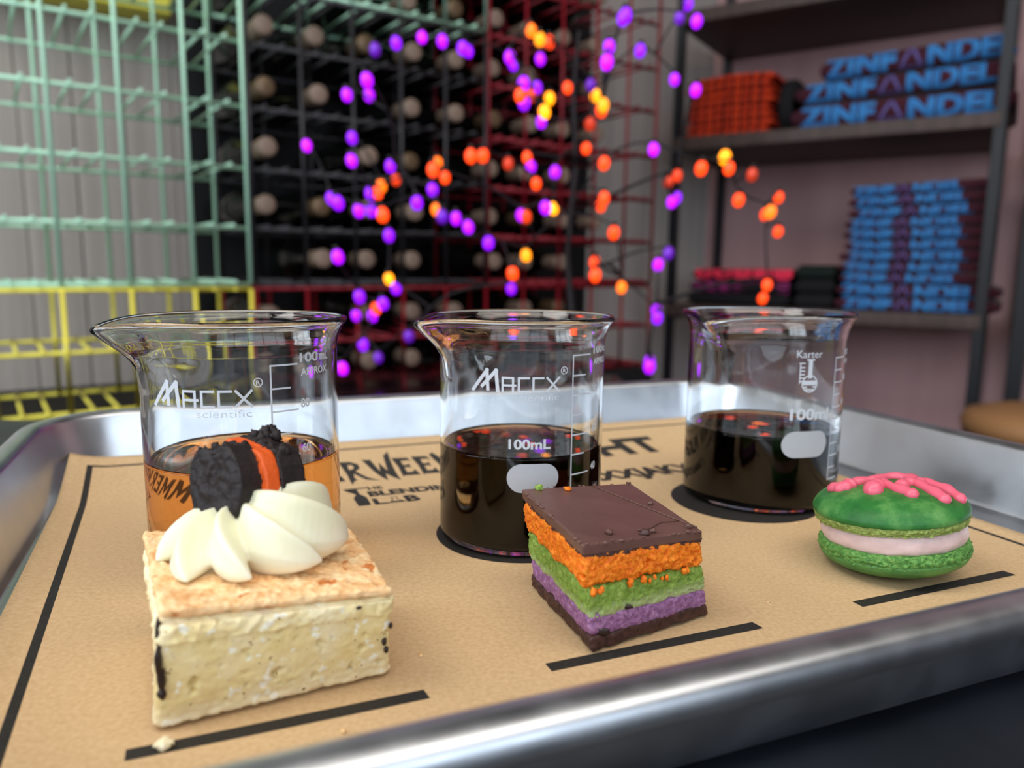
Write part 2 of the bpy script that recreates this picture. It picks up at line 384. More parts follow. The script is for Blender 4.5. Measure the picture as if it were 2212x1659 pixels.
def letter_poly(ch, u, v, w, h):
    loops = JL[ch]; c = bpy.data.curves.new('l', 'CURVE'); c.dimensions = '2D'; c.fill_mode = 'BOTH'
    for lp in loops:
        s = c.splines.new('POLY'); s.points.add(len(lp) - 1); s.use_cyclic_u = True
        for p, q in zip(s.points, lp): p.co = (q[0] * w, q[1] * h, 0, 1)
    o = bpy.data.objects.new('l', c); COL.objects.link(o)
    me = bpy.data.meshes.new_from_object(o.evaluated_get(bpy.context.evaluated_depsgraph_get()))
    bm = bmesh.new(); bm.from_mesh(me); bpy.data.objects.remove(o); bpy.data.curves.remove(c); bpy.data.meshes.remove(me)
    bmesh.ops.triangulate(bm, faces=bm.faces[:])
    for q in bm.verts: q.co.x += u; q.co.y += v; q.co.z = 0
    return decal_bm('printed_letter', bm, mat_o, M_INK, .05, 6)
for ch, u, w in (('S', 1.5, 8), ('U', 11, 8), ('M', 20.5, 8.6), ('M', 30.6, 8.6), ('E', 41, 7.2), ('R', 49.4, 7.0), ('W', 59.5, 9.4), ('E', 71, 7), ('E', 79.4, 7), ('N', 88, 8)):
    letter_poly(ch, u, 286, w, 18.5)
mat_text('printed_title', 'FLIGHT', 112, 286.5, 84, 18.5, .045)
mat_text('printed_name', '@MAXXJAKX', 114, 252.4, 76, 11.5, .05)
decal_poly('printed_bottle', [(47.3, 253.3), (51.6, 253.5), (51.9, 262.5), (50.9, 265.8), (50.3, 267), (50.3, 273.6), (54.4, 273.9), (54.4, 275.2), (45.6, 274.8), (45.6, 273.5), (49, 273.6), (49, 267), (48.3, 265.6), (47.2, 262.4)], mat_o)
mat_text('printed_name', 'HE', 54.4, 271.4, 5.6, 4.0, .03); mat_text('printed_name', 'BLENDING', 53.2, 263.4, 36, 5.8, .05)
mat_text('printed_name', 'L', 53, 253.4, 5, 6.6, .04); mat_text('printed_name', 'B', 64.4, 253.4, 5.2, 6.6, .05)
def outline(name, pts, w, parent, closed=True):
    n = len(pts)
    bm = bmesh.new()
    for i in range(n if closed else n - 1):
        a = Vector((*pts[i], 0)); b = Vector((*pts[(i + 1) % n], 0)); d = (b - a).normalized(); q = Vector((-d.y, d.x, 0)) * w / 2; d *= w / 2
        bm.faces.new([bm.verts.new(p) for p in (a - d + q, a - d - q, b + d - q, b + d + q)])
    return decal_bm(name, bm, parent, M_INK, .06, 8)
outline('printed_flask', [(60, 259.8), (62, 259.8), (61.8, 257), (64, 253.6), (58.2, 253.6), (60.2, 257)], .35, mat_o)
decal_poly('printed_flask', [(59.2, 255.2), (63, 255.2), (64.2, 253.5), (58, 253.5)], mat_o)

# ------------------------------------------------------------------ beakers
M_WHITE = mat('white_glass_enamel', (.56, .59, .64), .5)
M_SPOT = mat('matt_marking_enamel', (.42, .44, .47), .7)
def make_beaker(label, c, R, Hh, spout_az, T, lvl, wmat, wlabel, tip_dip=2.0, lip=2.9):
    """all lengths in mm; c in metres"""
    C = Vector((c[0], c[1], .0002)); m = Vector((c[0], c[1], 0)).normalized()
    face = math.atan2(-m.y, -m.x)                      # azimuth that faces the camera side
    root = thing('glass_beaker', label, 'beaker', C)
    prof = [(0, .35), (R - 7, .35), (R - 4.2, .0), (R - 1.6, .25), (R - .4, 1.5), (R, 3.6), (R, 10), (R, 30), (R, Hh - 12), (R + .1, Hh - 8), (R + .7, Hh - 5), (R + 1.8, Hh - 2.6), (R + lip - .2, Hh - 1.5),
            (R + lip, Hh - .7), (R + lip - .5, Hh), (R + lip - 1.3, Hh - .05), (R + .9, Hh - 1.1), (R - .2, Hh - 3), (R - 1.0, Hh - 6), (R - 1.25, Hh - 9), (R - 1.25, Hh - 13), (R - 1.25, lvl + 8), (R - 1.25, lvl + .9)]      # below this line the wine itself is the inner surface
    P = cm([(r, 0, z) for r, z in prof], 3); P = [(max(p.x, 0), p.z) for p in P]; P[0] = (0, .35)
    Rt = R + lip; th_t = math.acos(Rt / T)
    def fn(p, a, r, z):
        d = (a - spout_az + PI) % (2 * PI) - PI
        w = max(0, min(1, (z - (Hh - 17)) / 16)); w = w * w * (3 - 2 * w)
        if w <= 0: return p
        k = .42 + .58 * w; dd = abs(d) / k
        dd = math.sqrt(dd * dd + .004)
        off = (Rt / math.cos(th_t - dd) - Rt) if dd < th_t else 0
        off *= w ** 1.3
        rr = r + off
        # the throat: pinch the wall inward either side of the spout
        pin = -1.5 * math.exp(-((abs(d) - .62) / .2) ** 2) * w * (1 - w) * 2.2
        rr += pin
        return Vector((rr * math.cos(a), rr * math.sin(a), z - tip_dip * (off / (T - Rt)) ** 1.3 * w))
    v, f = lathe(P, 144, fn); v = [x / 1000 for x in v]
    pymesh('vessel', v, f, M_GLASS, root)
    # wine
    Ri = R - 1.25
    lp = [(0, 1.6), (R - 6, 1.5), (R - 4.6, 1.6), (R - 3.4, 1.95), (R - 2.3, 2.7), (R - 1.6, 3.6), (Ri, 5.0), (Ri, 10), (Ri, lvl - 4), (Ri, lvl - .02), (Ri, lvl + .9), (Ri - .35, lvl + .45), (Ri - 1.1, lvl + .12), (Ri - 2.4, lvl), (0, lvl)]
    v, f = lathe(lp, 96); v = [x / 1000 for x in v]
    wv = pymesh('wine', v, f, wmat); wv.location = C; tag(wv, wlabel, 'wine')
    # decals bent round the wall: arc position s (mm, + to the right) and height z
    def bend(bm, name, mt=M_WHITE, step=1.6, lift=.06):
        for _ in range(6):
            es = [e for e in bm.edges if abs(e.verts[0].co.x - e.verts[1].co.x) > step]
            if not es: break
            bmesh.ops.subdivide_edges(bm, edges=es, cuts=1)
            bmesh.ops.triangulate(bm, faces=[f for f in bm.faces if len(f.verts) > 3])
        for q in bm.verts:
            a = face + q.co.x / R; q.co = Vector(((R + lift) * math.cos(a) / 1000, (R + lift) * math.sin(a) / 1000, q.co.y / 1000))
        bmesh.ops.recalc_face_normals(bm, faces=bm.faces[:])
        me = bpy.data.meshes.new(name); bm.to_mesh(me); bm.free(); return link(name, me, root, mt)
    def text(name, s, x, z, w, h, off=.0, mt=M_WHITE, slope=0):
        bm = text_bm(s, w, h, off)
        for q in bm.verts: q.co = Vector((q.co.x + x, q.co.y + z, 0))
        return bend(bm, name, mt)
    def strokes(name, segs, w, mt=M_WHITE):
        bm = bmesh.new()
        for s in segs:
            for a, b in zip(s, s[1:]):
                a = Vector((*a, 0)); b = Vector((*b, 0)); d = (b - a).normalized(); q = Vector((-d.y, d.x, 0)) * w / 2; e = d * w / 2
                bm.faces.new([bm.verts.new(p) for p in (a - e + q, a - e - q, b + e - q, b + e + q)])
        return bend(bm, name, mt)
    def pill(name, x0, x1, z0, z1, mt=M_SPOT):
        r = (z1 - z0) / 2; pts = []
        for k in range(17): a = PI / 2 + PI * k / 16; pts.append((x0 + r + r * math.cos(a), (z0 + z1) / 2 + r * math.sin(a)))
        for k in range(17): a = -PI / 2 + PI * k / 16; pts.append((x1 - r + r * math.cos(a), (z0 + z1) / 2 + r * math.sin(a)))
        bm = bmesh.new(); N = len(pts) // 2
        top = pts[:17][::-1]; 
        vs = [bm.verts.new((*p, 0)) for p in pts]; bm.faces.new(vs); bmesh.ops.triangulate(bm, faces=bm.faces[:])
        return bend(bm, name, mt, 1.2)
    def ring(x, z, r, w):
        return [[(x + r * math.cos(2 * PI * k / 20), z + r * math.sin(2 * PI * k / 20)) for k in range(21)]]
    return root, text, strokes, pill, ring
def maccx(text, strokes, ring, x, z):
    # wide-set logo: raked M, then A C C X in squared strokes; x,z is its lower left corner, 25 mm wide
    lw = .62
    strokes('printed_logo', [[(x, z), (x + 4.3, z + 5.6), (x + 4.6, z + .4)], [(x + 2.9, z + 1.2), (x + 7.0, z + 5.6), (x + 7.5, z + .1)]], 1.0)
    def A(o): return [[(o, z), (o, z + 3.7), (o + 2.9, z + 3.7), (o + 2.9, z)], [(o, z + 1.6), (o + 3.5, z + 1.6)]]
    def Cc(o): return [[(o + 2.75, z + 3.7), (o, z + 3.7), (o, z), (o + 2.75, z)]]
    strokes('printed_logo', A(x + 8.9) + Cc(x + 13.4) + Cc(x + 17.4) + [[(x + 21.3, z + 3.7), (x + 24.8, z)], [(x + 21.3, z), (x + 24.8, z + 3.7)]], lw)
    strokes('printed_logo', ring(x + 26.4, z + 5.6, 1.0, .25), .24); text('printed_logo', 'R', x + 25.95, z + 5.1, .95, 1.0, .02)
    text('printed_name', 'scientific', x + 12.0, z - 2.6, 12.8, 1.75, -.005)
def scale(text, strokes, x, ticks, nums, w=.42, longx=6.9, short=4.8, z0=None):
    seg = [[(x, ticks[-1] if z0 is None else z0), (x, ticks[0])]]
    for i, t in enumerate(ticks): seg.append([(x, t), (x + (longx if i % 2 == 0 else short), t)])
    strokes('graduation_scale', seg, w)
    for s, xx, z, ww, hh in nums: text('scale_number', s, xx, z, ww, hh, .03)
tk = [58.0, 52.3, 46.65, 41.0, 35.3, 29.6, 23.8, 18.0, 12.2]
def left_az(c, al):
    m = Vector((c[0], c[1], 0)).normalized(); l = Vector((-m.y, m.x, 0)); d = l * math.cos(al) - m * math.sin(al)
    return math.atan2(d.y, d.x)
c1, c2, c3 = (-.0725, .2014), (.0029, .2305), (.0916, .2734)
_, tx, sk, pl, rg = make_beaker('glass beaker of amber wine, leftmost of three, behind the cookie-topped cake square', c1, 25, 68.6, left_az(c1, math.radians(20)), 37.5, 31.2, M_AMBER, 'clear amber wine half filling the left beaker')
maccx(tx, sk, rg, -22.8, 48.6)
scale(tx, sk, 6.6, tk, [('100', 14.4, 58.3, 6.2, 2.3), ('mL', 21.3, 58.3, 3.8, 2.3), ('APPROX.', 14.6, 55.0, 10.2, 1.75), ('80', 14.4, 47.0, 2.7, 2.1), ('60', 14.4, 35.6, 2.7, 2.1), ('40', 14.4, 24.0, 2.7, 2.1)])
_, tx, sk, pl, rg = make_beaker('glass beaker of dark red wine in the middle, printed logo and bubble on the wine', c2, 25, 68.0, left_az(c2, math.radians(28)), 36.5, 28.6, M_RED, 'dark red wine in the middle beaker with one large bubble')
maccx(tx, sk, rg, -14.1, 48.4)
scale(tx, sk, 15.3, tk, [('100', 23.9, 58.0, 6.2, 2.2), ('mL', 30.8, 58.0, 3.6, 2.2), ('APPROX.', 24, 54.8, 10.2, 1.7), ('80', 23.9, 46.8, 2.7, 2.1), ('60', 23.9, 35.2, 2.7, 2.1), ('40', 23.9, 23.9, 2.7, 2.1)])
tx('printed_volume', '100mL', -3.4, 32.2, 11.9, 2.7, .03); pl('marking_spot', -3.8, 11.1, 19.6, 27.9)
_, tx, sk, pl, rg = make_beaker('glass beaker of purple-red wine, rightmost of three, with a flask emblem, behind the green macaron', c3, 27, 67.6, left_az(c3, math.radians(60)), 38.5, 26.0, M_RED2, 'purple-red wine with small edge bubbles in the right beaker', tip_dip=3.0)
tx('printed_name', 'Karter', 10.0, 53.8, 9.4, 2.5, .0)
# emblem: test tube and round flask
sk('printed_emblem', [[(11.2, 52.0), (13.0, 52.0)], [(11.5, 45.4), (11.5, 51.6)]], .35)
for i in range(5): sk('printed_emblem', [[(11.5, 50.6 - i * 1.15), (12.9, 50.6 - i * 1.15)]], .45)
sk('printed_emblem', [[(13.9, 53.1), (16.4, 53.1)], [(15.1, 52.7), (15.1, 48.2)]], .5); sk('printed_emblem', [[(15.1, 52.3), (15.1, 47.8)]], 1.5)
sk('printed_emblem', rg(15.2, 45.2, 2.75, .4), .42)
tx('printed_volume', '100ml', 9.0, 33.2, 15.2, 3.6, .03); pl('marking_spot', 6.8, 24.2, 20.2, 29.2)
bm_half = [(15.2 + 2.7 * math.cos(a), 45.2 + 2.7 * math.sin(a)) for a in [PI + .15 + k * (PI - .3) / 16 for k in range(17)]]
sk('printed_emblem', [[(12.6, 46.0), (17.8, 46.0)], [(12.7, 45.5), (17.7, 45.5)], [(12.7, 45.0), (17.7, 45.0)], [(13.0, 44.0), (14.0, 44.0)], [(16.6, 44.2), (17.3, 44.2)], [(13.8, 43.2), (16.6, 43.2)]], .5)
sk('graduation_scale', [[(26.5, 11.5), (26.5, 53.4)]] + [[(26.5, z), (26.5 + (6.0 if i % 2 == 0 else 4.6), z)] for i, z in enumerate((53.4, 49.2, 45.0, 40.8, 36.6, 32.4, 28.2, 24.0, 19.8, 15.6, 11.5))], .42)
for s, z in (('100', 53.9), ('80', 45.4), ('60', 37.0), ('40', 28.6), ('20', 20.2)): tx('scale_number', s, 33.2, z, 3.6 if len(s) == 3 else 2.5, 2.0, .03)
tx('scale_number', 'APPROX', 33.0, 50.9, 6.5, 1.5, .02)
# bubbles lying on the wine
M_BUB = glassmat('bubble_film', (1, 1, 1), 1.12)
def bubble(wine_c, s, t, lvl, r, label, group):
    m = Vector((wine_c[0], wine_c[1], 0)).normalized(); l = Vector((m.y, -m.x, 0))
    p = Vector((wine_c[0], wine_c[1], 0)) + l * s / 1000 + m * t / 1000
    v, f = lathe([(0, 0)] + [(r * math.cos(a), r * .75 * math.sin(a)) for a in [k * PI / 2 / 6 for k in range(6)]] + [(0, r * .75)], 16)
    o = pymesh('bubble', [x / 1000 for x in v], f, M_BUB); o.location = p + Vector((0, 0, lvl / 1000 + .00005))
    tag(o, label, 'bubble', group)
bubble(c2, 8.0, 14.5, 28.7, 2.3, 'large clear bubble at the back edge of the dark red wine', None)
rb = random.Random(3); OD = ['leftmost', 'second from left', 'third from left', 'middle', 'third from right', 'second from right', 'rightmost']
for k in range(7):
    a = math.radians(200 + 20 * k + rb.uniform(-6, 6)); bubble(c3, 24.6 * math.cos(a), 24.6 * math.sin(a), 26.3, .55 + .25 * rb.random(), OD[k] + ' tiny bubble along the near edge of the purple-red wine', 'bubbles round the edge of the right wine')
for k in range(5):
    bubble(c3, -14 + 7 * k + rb.uniform(-2, 2), rb.uniform(-14, -6), 26.05, .5 + .25 * rb.random(), ['leftmost', 'second from left', 'middle', 'second from right', 'rightmost'][k] + ' tiny bubble floating inward on the purple-red wine', 'bubbles floating on the right wine')
for k in range(6):
    a = math.radians(215 + 22 * k + rb.uniform(-5, 5)); bubble(c2, 22.4 * math.cos(a), 22.4 * math.sin(a), 28.9, .5 + .3 * rb.random(), ['leftmost', 'second from left', 'third from left', 'third from right', 'second from right', 'rightmost'][k] + ' tiny bubble along the near edge of the dark red wine', 'bubbles round the edge of the middle wine')

# ------------------------------------------------------------------ food materials
def crumbmat(name, cols, scale, rough=.75, bump=.5, bscale=1400, bdist=.0004, sss=.15, zfn=None, spots=None, sssc=.002):
    """cols: list of (position, colour) for a noise ramp; spots: (colour, scale, threshold) small dark specks; zfn: (z0,z1,colour,z2,z3) end bands"""
    M = bpy.data.materials.new(name); M.use_nodes = True; nt = M.node_tree; N = nt.nodes; L = nt.links; I = N['Principled BSDF'].inputs
    I['Roughness'].default_value = rough; I['Specular IOR Level'].default_value = .35
    if sss: I['Subsurface Weight'].default_value = sss; I['Subsurface Radius'].default_value = (1, .7, .35); I['Subsurface Scale'].default_value = sssc
    tc = N.new('ShaderNodeTexCoord')
    n1 = N.new('ShaderNodeTexNoise'); n1.inputs['Scale'].default_value = scale; n1.inputs['Detail'].default_value = 8; n1.inputs['Roughness'].default_value = .65
    L.new(tc.outputs['Object'], n1.inputs['Vector'])
    cr = N.new('ShaderNodeValToRGB'); E = cr.color_ramp.elements
    E[0].position, E[0].color = cols[0][0], (*cols[0][1], 1); E[1].position, E[1].color = cols[-1][0], (*cols[-1][1], 1)
    for p, c in cols[1:-1]: e = E.new(p); e.color = (*c, 1)
    L.new(n1.outputs['Fac'], cr.inputs[0]); out = cr.outputs[0]
    if zfn:
        sx = N.new('ShaderNodeSeparateXYZ'); L.new(tc.outputs['Object'], sx.inputs[0])
        for (za, zb, c) in zfn:                       # colour c where z goes from za (full) to zb (none)
            ad = N.new('ShaderNodeMath'); ad.operation = 'MULTIPLY_ADD'; L.new(n1.outputs['Fac'], ad.inputs[0]); ad.inputs[1].default_value = .006; L.new(sx.outputs[2], ad.inputs[2])
            mr = N.new('ShaderNodeMapRange'); mr.inputs[1].default_value = za + .003; mr.inputs[2].default_value = zb + .003; mr.inputs[3].default_value = 1; mr.inputs[4].default_value = 0
            L.new(ad.outputs[0], mr.inputs[0]); mx = N.new('ShaderNodeMix'); mx.data_type = 'RGBA'; L.new(mr.outputs[0], mx.inputs[0]); L.new(out, mx.inputs[6]); mx.inputs[7].default_value = (*c, 1); out = mx.outputs[2]
    if spots:
        for (c, sc, th, w) in spots:
            n3 = N.new('ShaderNodeTexNoise'); n3.inputs['Scale'].default_value = sc; n3.inputs['Detail'].default_value = 2; L.new(tc.outputs['Object'], n3.inputs['Vector'])
            mr = N.new('ShaderNodeMapRange'); mr.inputs[1].default_value = th; mr.inputs[2].default_value = th + w; L.new(n3.outputs['Fac'], mr.inputs[0])
            mx = N.new('ShaderNodeMix'); mx.data_type = 'RGBA'; L.new(mr.outputs[0], mx.inputs[0]); L.new(out, mx.inputs[6]); mx.inputs[7].default_value = (*c, 1); out = mx.outputs[2]
    L.new(out, I['Base Color'])
    n2 = N.new('ShaderNodeTexNoise'); n2.inputs['Scale'].default_value = bscale; n2.inputs['Detail'].default_value = 5; L.new(tc.outputs['Object'], n2.inputs['Vector'])
    bp = N.new('ShaderNodeBump'); bp.inputs['Strength'].default_value = bump; bp.inputs['Distance'].default_value = bdist
    L.new(n2.outputs['Fac'], bp.inputs['Height']); L.new(bp.outputs[0], I['Normal'])
    return M
M_CAKE = crumbmat('vanilla_crumb', [(.30, s2l(230, 206, 138)), (.5, s2l(242, 222, 164)), (.7, s2l(250, 236, 198))], 110, bump=.35, bscale=900, sss=.25,
                  zfn=[(.0005, .0045, s2l(246, 232, 196)), (.0235, .0165, s2l(250, 236, 200))], spots=[(s2l(140, 112, 70), 900, .69, .03), (s2l(255, 250, 230), 330, .62, .05)])
M_CRUST = crumbmat('baked_crust', [(.25, s2l(202, 136, 84)), (.42, s2l(232, 180, 124)), (.6, s2l(246, 214, 166)), (.8, s2l(252, 236, 204))], 230, bump=.6, bscale=1000, spots=[(s2l(196, 116, 56), 260, .64, .06)])
M_CHOCBIT = mat('dark_chocolate_piece', s2l(40, 24, 22), .4)
M_FROST = mat('ivory_buttercream', s2l(240, 235, 214), .40, spec=.5, sss=.5, sssr=(1, .9, .6), sssc=.004, col2=s2l(226, 226, 190), nscale=60, bump=.08, bscale=700)
M_WAFER = crumbmat('black_cocoa_wafer', [(.3, s2l(20, 14, 14)), (.6, s2l(38, 29, 29)), (.8, s2l(56, 45, 45))], 700, rough=.6, bump=.5, bscale=1800, bdist=.0002, sss=0)
M_OCREAM = mat('orange_cookie_cream', s2l(222, 92, 30), .45, sss=.2, sssc=.001, bump=.3, bscale=900)
M_CHOC = mat('milk_chocolate_sheet', s2l(104, 74, 66), .34, spec=.4, col2=s2l(94, 65, 58), nscale=80, bump=.06, bscale=300, bdist=.0003)
M_CHOCR = mat('rough_chocolate', s2l(84, 54, 50), .5, col2=s2l(58, 36, 34), nscale=500, bump=.5, bscale=900, bdist=.0004)
M_OR = crumbmat('orange_sponge', [(.3, s2l(206, 84, 6)), (.5, s2l(240, 124, 18)), (.75, s2l(255, 164, 50))], 700, bump=.7, bscale=1800, rough=.55)
M_GR = crumbmat('green_sponge', [(.3, s2l(92, 122, 40)), (.5, s2l(126, 158, 64)), (.75, s2l(168, 192, 104))], 700, bump=.6, bscale=1800, rough=.6, zfn=[(.0065, .0105, s2l(196, 206, 160))])
M_PU = crumbmat('purple_sponge', [(.3, s2l(118, 76, 118)), (.5, s2l(154, 108, 156)), (.78, s2l(198, 156, 200))], 800, bump=.5, bscale=1900, rough=.6)

def rbox(lx, ly, lz, st, r, disp, warp, faces='all'):
    """rounded noisy block; disp(p,n)->mm outward, warp(p in mm)->world; r edge radius"""
    bm = bmesh.new(); h = (lx / 2, ly / 2, lz / 2)
    def addgrid(ax, sg):
        a, b = [i for i in range(3) if i != ax]; na = max(2, round(2 * h[a] / st)); nb = max(2, round(2 * h[b] / st)); G = []
        for i in range(na + 1):
            row = []
            for j in range(nb + 1):
                p = [0, 0, 0]; p[ax] = sg * h[ax]; p[a] = -h[a] + 2 * h[a] * i / na; p[b] = -h[b] + 2 * h[b] * j / nb; row.append(bm.verts.new(p))
            G.append(row)
        for i in range(na):
            for j in range(nb):
                q = (G[i][j], G[i + 1][j], G[i + 1][j + 1], G[i][j + 1])
                flip = (sg > 0) ^ (ax == 1)
                bm.faces.new(q if flip else q[::-1])
    for ax in range(3):
        for sg in (-1, 1): addgrid(ax, sg)
    bmesh.ops.remove_doubles(bm, verts=bm.verts[:], dist=1e-4)
    for v in bm.verts:
        p = v.co; c = Vector([max(-h[i] + r, min(h[i] - r, p[i])) for i in range(3)]); d = p - c
        nrm = d.normalized() if d.length > 1e-6 else Vector((0, 0, 1)); q = c + nrm * r
        v.co = q + nrm * disp(q, nrm)
    for v in bm.verts: v.co = warp(v.co)
    me = bpy.data.meshes.new('m'); bm.to_mesh(me); bm.free(); me.polygons.foreach_set('use_smooth', [True] * len(me.polygons)); return me
def hexwarp(bot, top, H, org):
    """bot/top: 4 corners (mm world) FL FR BR BL ; local x in -.5..+.5 scaled by caller via L"""
    B = [Vector(p) for p in bot]; T = [Vector(p) for p in top]
    def w(a, b, c):
        q = (B[0] * (1 - a) * (1 - b) + B[1] * a * (1 - b) + B[2] * a * b + B[3] * (1 - a) * b) * (1 - c) + (T[0] * (1 - a) * (1 - b) + T[1] * a * (1 - b) + T[2] * a * b + T[3] * (1 - a) * b) * c
        return q / 1000 - org
    return w
# ------------------------------------------------------------------ vanilla cake square
org = Vector((-.05, .148, .0004))
cake = thing('cake_square', 'square of pale vanilla cake with tan crust and white frosting, left front', 'cake', org)
Wc = hexwarp([(-62.5, 123, 0), (-24, 143.5, 0), (-40, 174, 0), (-80, 161, 0)], [(-59.3, 121.6, 23.4), (-22.6, 137.4, 20.8), (-37.5, 169.5, 21.4), (-79.8, 158.3, 24.0)], 24, Vector((org.x, org.y, 0)))
LX, LY, LZ = 43, 40, 23
def cdisp(p, n):
    side = 1 - abs(n.z)
    d = .55 * fr(p, .16, 3, 3) + .42 * fr(p, .7, 3, 9)
    if side > .5:
        mid = max(0, 1 - abs(p.z + 1) / 8); d = d * (1 - .5 * mid) + .38 * (1 - .75 * mid) * fr(p, 1.6, 2, 1)
        e = fr(p, .42, 2, 21)
        if e > .34 and p.z > -7: d -= (e - .34) * 9            # crumb holes
        if p.z < -LZ / 2 + 3.2: d += .8 * (1 + 1.3 * fr(p, .5, 2, 5)) * (1 - (p.z + LZ / 2) / 3.2)
        if p.z > LZ / 2 - 5.5: d += .55 + .9 * fr(p, .55, 2, 7)
    return d
me = rbox(LX, LY, LZ - 2, .42, 1.6, cdisp, lambda p: Wc(p.x / LX + .5, p.y / LY + .5, (p.z + LZ / 2 - 1) / LZ))
link('cake_body', me, cake, M_CAKE)
def crdisp(p, n):
    d = .5 * fr(p, .25, 3, 31) + .6 * fr(p, .8, 3, 2)
    if n.z > .5: d += .35 * fr(p, 2.0, 2, 8) + .7 * max(0, fr(p, .12, 2, 14))
    return d
me = rbox(LX + .5, LY + .5, 1.8, .36, .8, crdisp, lambda p: Wc(p.x / LX + .5, p.y / LY + .5, (p.z + LZ - .6) / LZ))
link('crust', me, cake, M_CRUST)
def chunk(name, c, r, mt, parent, sc=(1, 1, 1), seed=1, rough=.35, lo=False, n=(14, 10)):
    prof = [(0, -1)] + [(math.cos(a), math.sin(a)) for a in [-PI / 2 + PI * k / n[1] for k in range(1, n[1])]] + [(0, 1)]
    v, f = lathe(prof, n[0]); V = []
    for p in v:
        q = Vector((p[0] * sc[0], p[1] * sc[1], p[2] * sc[2])) * r; q *= 1 + rough * fr(p, 1.7, 2, seed); V.append((Vector(c) + q))
    return pymesh(name, [x / 1000 for x in V], f, mt, parent)
def onface(a, b, c): return Wc(a, b, c) * 1000
for k, (a, c, s) in enumerate([(.0, .80, (.5, 1.0, 3.2)), (.0, .60, (.6, .9, 2.6)), (.015, .46, (.7, .9, 2.2)), (.02, .33, (.8, .8, 1.0)), (.965, .42, (.5, .5, .8)), (.975, .32, (.5, .5, .7)), (.995, .60, (.4, .5, .6)), (.84, .85, (.7, .3, .35))]):
    chunk('chocolate_piece', onface(a, -.01 if k else .02, c), 1.0, M_CHOCBIT, cake, s, 40 + k)
# piped rosette: petals sweeping out of the middle
fc = Vector(Wc(.47, .58, 1.0)) * 1000 + Vector((0, 0, .2)); 
def petal(az, R1, sweep, w, hgt, seed, lift=0.0, z0=0):
    pts = []; N = 18
    for i in range(N + 1):
        t = i / N; rr = 1.5 + (R1 - 1.5) * t ** .85; a = az + sweep * t
        z = z0 + hgt * (1 - .62 * t ** 1.6) * .55 + lift * t
        pts.append(Vector((rr * math.cos(a), rr * math.sin(a), z)))
    V = []; F = []; K = 18
    for i, p in enumerate(pts):
        t = i / N; tg = (pts[min(i + 1, N)] - pts[max(i - 1, 0)]).normalized(); sdv = tg.cross(Vector((0, 0, 1))).normalized(); upv = sdv.cross(tg)
        sc = (math.sin(PI * min(1, .16 + .86 * t) ** .9) ** .55 if t < 1 else .02); sc = max(sc, .05)
        wv, hv = w * sc, hgt * .62 * sc * (1 - .35 * t)
        for k in range(K):
            a = 2 * PI * k / K; x = math.cos(a); y = math.sin(a)
            lean = .45 * max(0, y) ** 2                      # ridge leans over to one side, like a piped shell
            yy = y * (1 + .25 * (y > 0)); xx = x * (1 - .45 * max(0, y)) + lean
            V.append((p + sdv * xx * wv + upv * yy * hv + fc) / 1000)
        if i:
            for k in range(K):
                F.append(((i - 1) * K + k, (i - 1) * K + (k + 1) % K, i * K + (k + 1) % K, i * K + k))
    F.append(tuple(range(K))[::-1]); F.append(tuple(N * K + k for k in range(K)))
    return V, F
fr_parts = []
for k, (az, R1, sw, w, h_) in enumerate([(200, 19, 50, 5.0, 9), (235, 17.5, 52, 3.6, 10), (278, 18.0, 55, 3.8, 11), (318, 18.5, 58, 6.0, 13), (5, 18.5, 60, 6.0, 13), (55, 18, 60, 5.2, 12), (105, 17, 58, 5, 10), (152, 18.5, 55, 5, 9)]):
    fr_parts.append(petal(math.radians(az), R1, math.radians(sw), w, h_, k))
v, f = lathe([(0, 0), (9, .0), (9.5, 2.5), (7, 5.5), (3, 7), (0, 7.2)], 24); v = [(x + fc) / 1000 for x in v]
frost = thing and link('frosting', bpy.data.meshes.new('frosting'), cake, M_FROST)
V, F = merge(*fr_parts, (v, f)); frost.data.from_pydata([tuple(x) for x in V], [], F); frost.data.polygons.foreach_set('use_smooth', [True] * len(F))
for o_ in (frost,):
    md = o_.modifiers.new('remesh', 'REMESH'); md.mode = 'VOXEL'; md.voxel_size = .00035; md.use_smooth_shade = True
    sm = o_.modifiers.new('smooth', 'SMOOTH'); sm.factor = .5; sm.iterations = 3
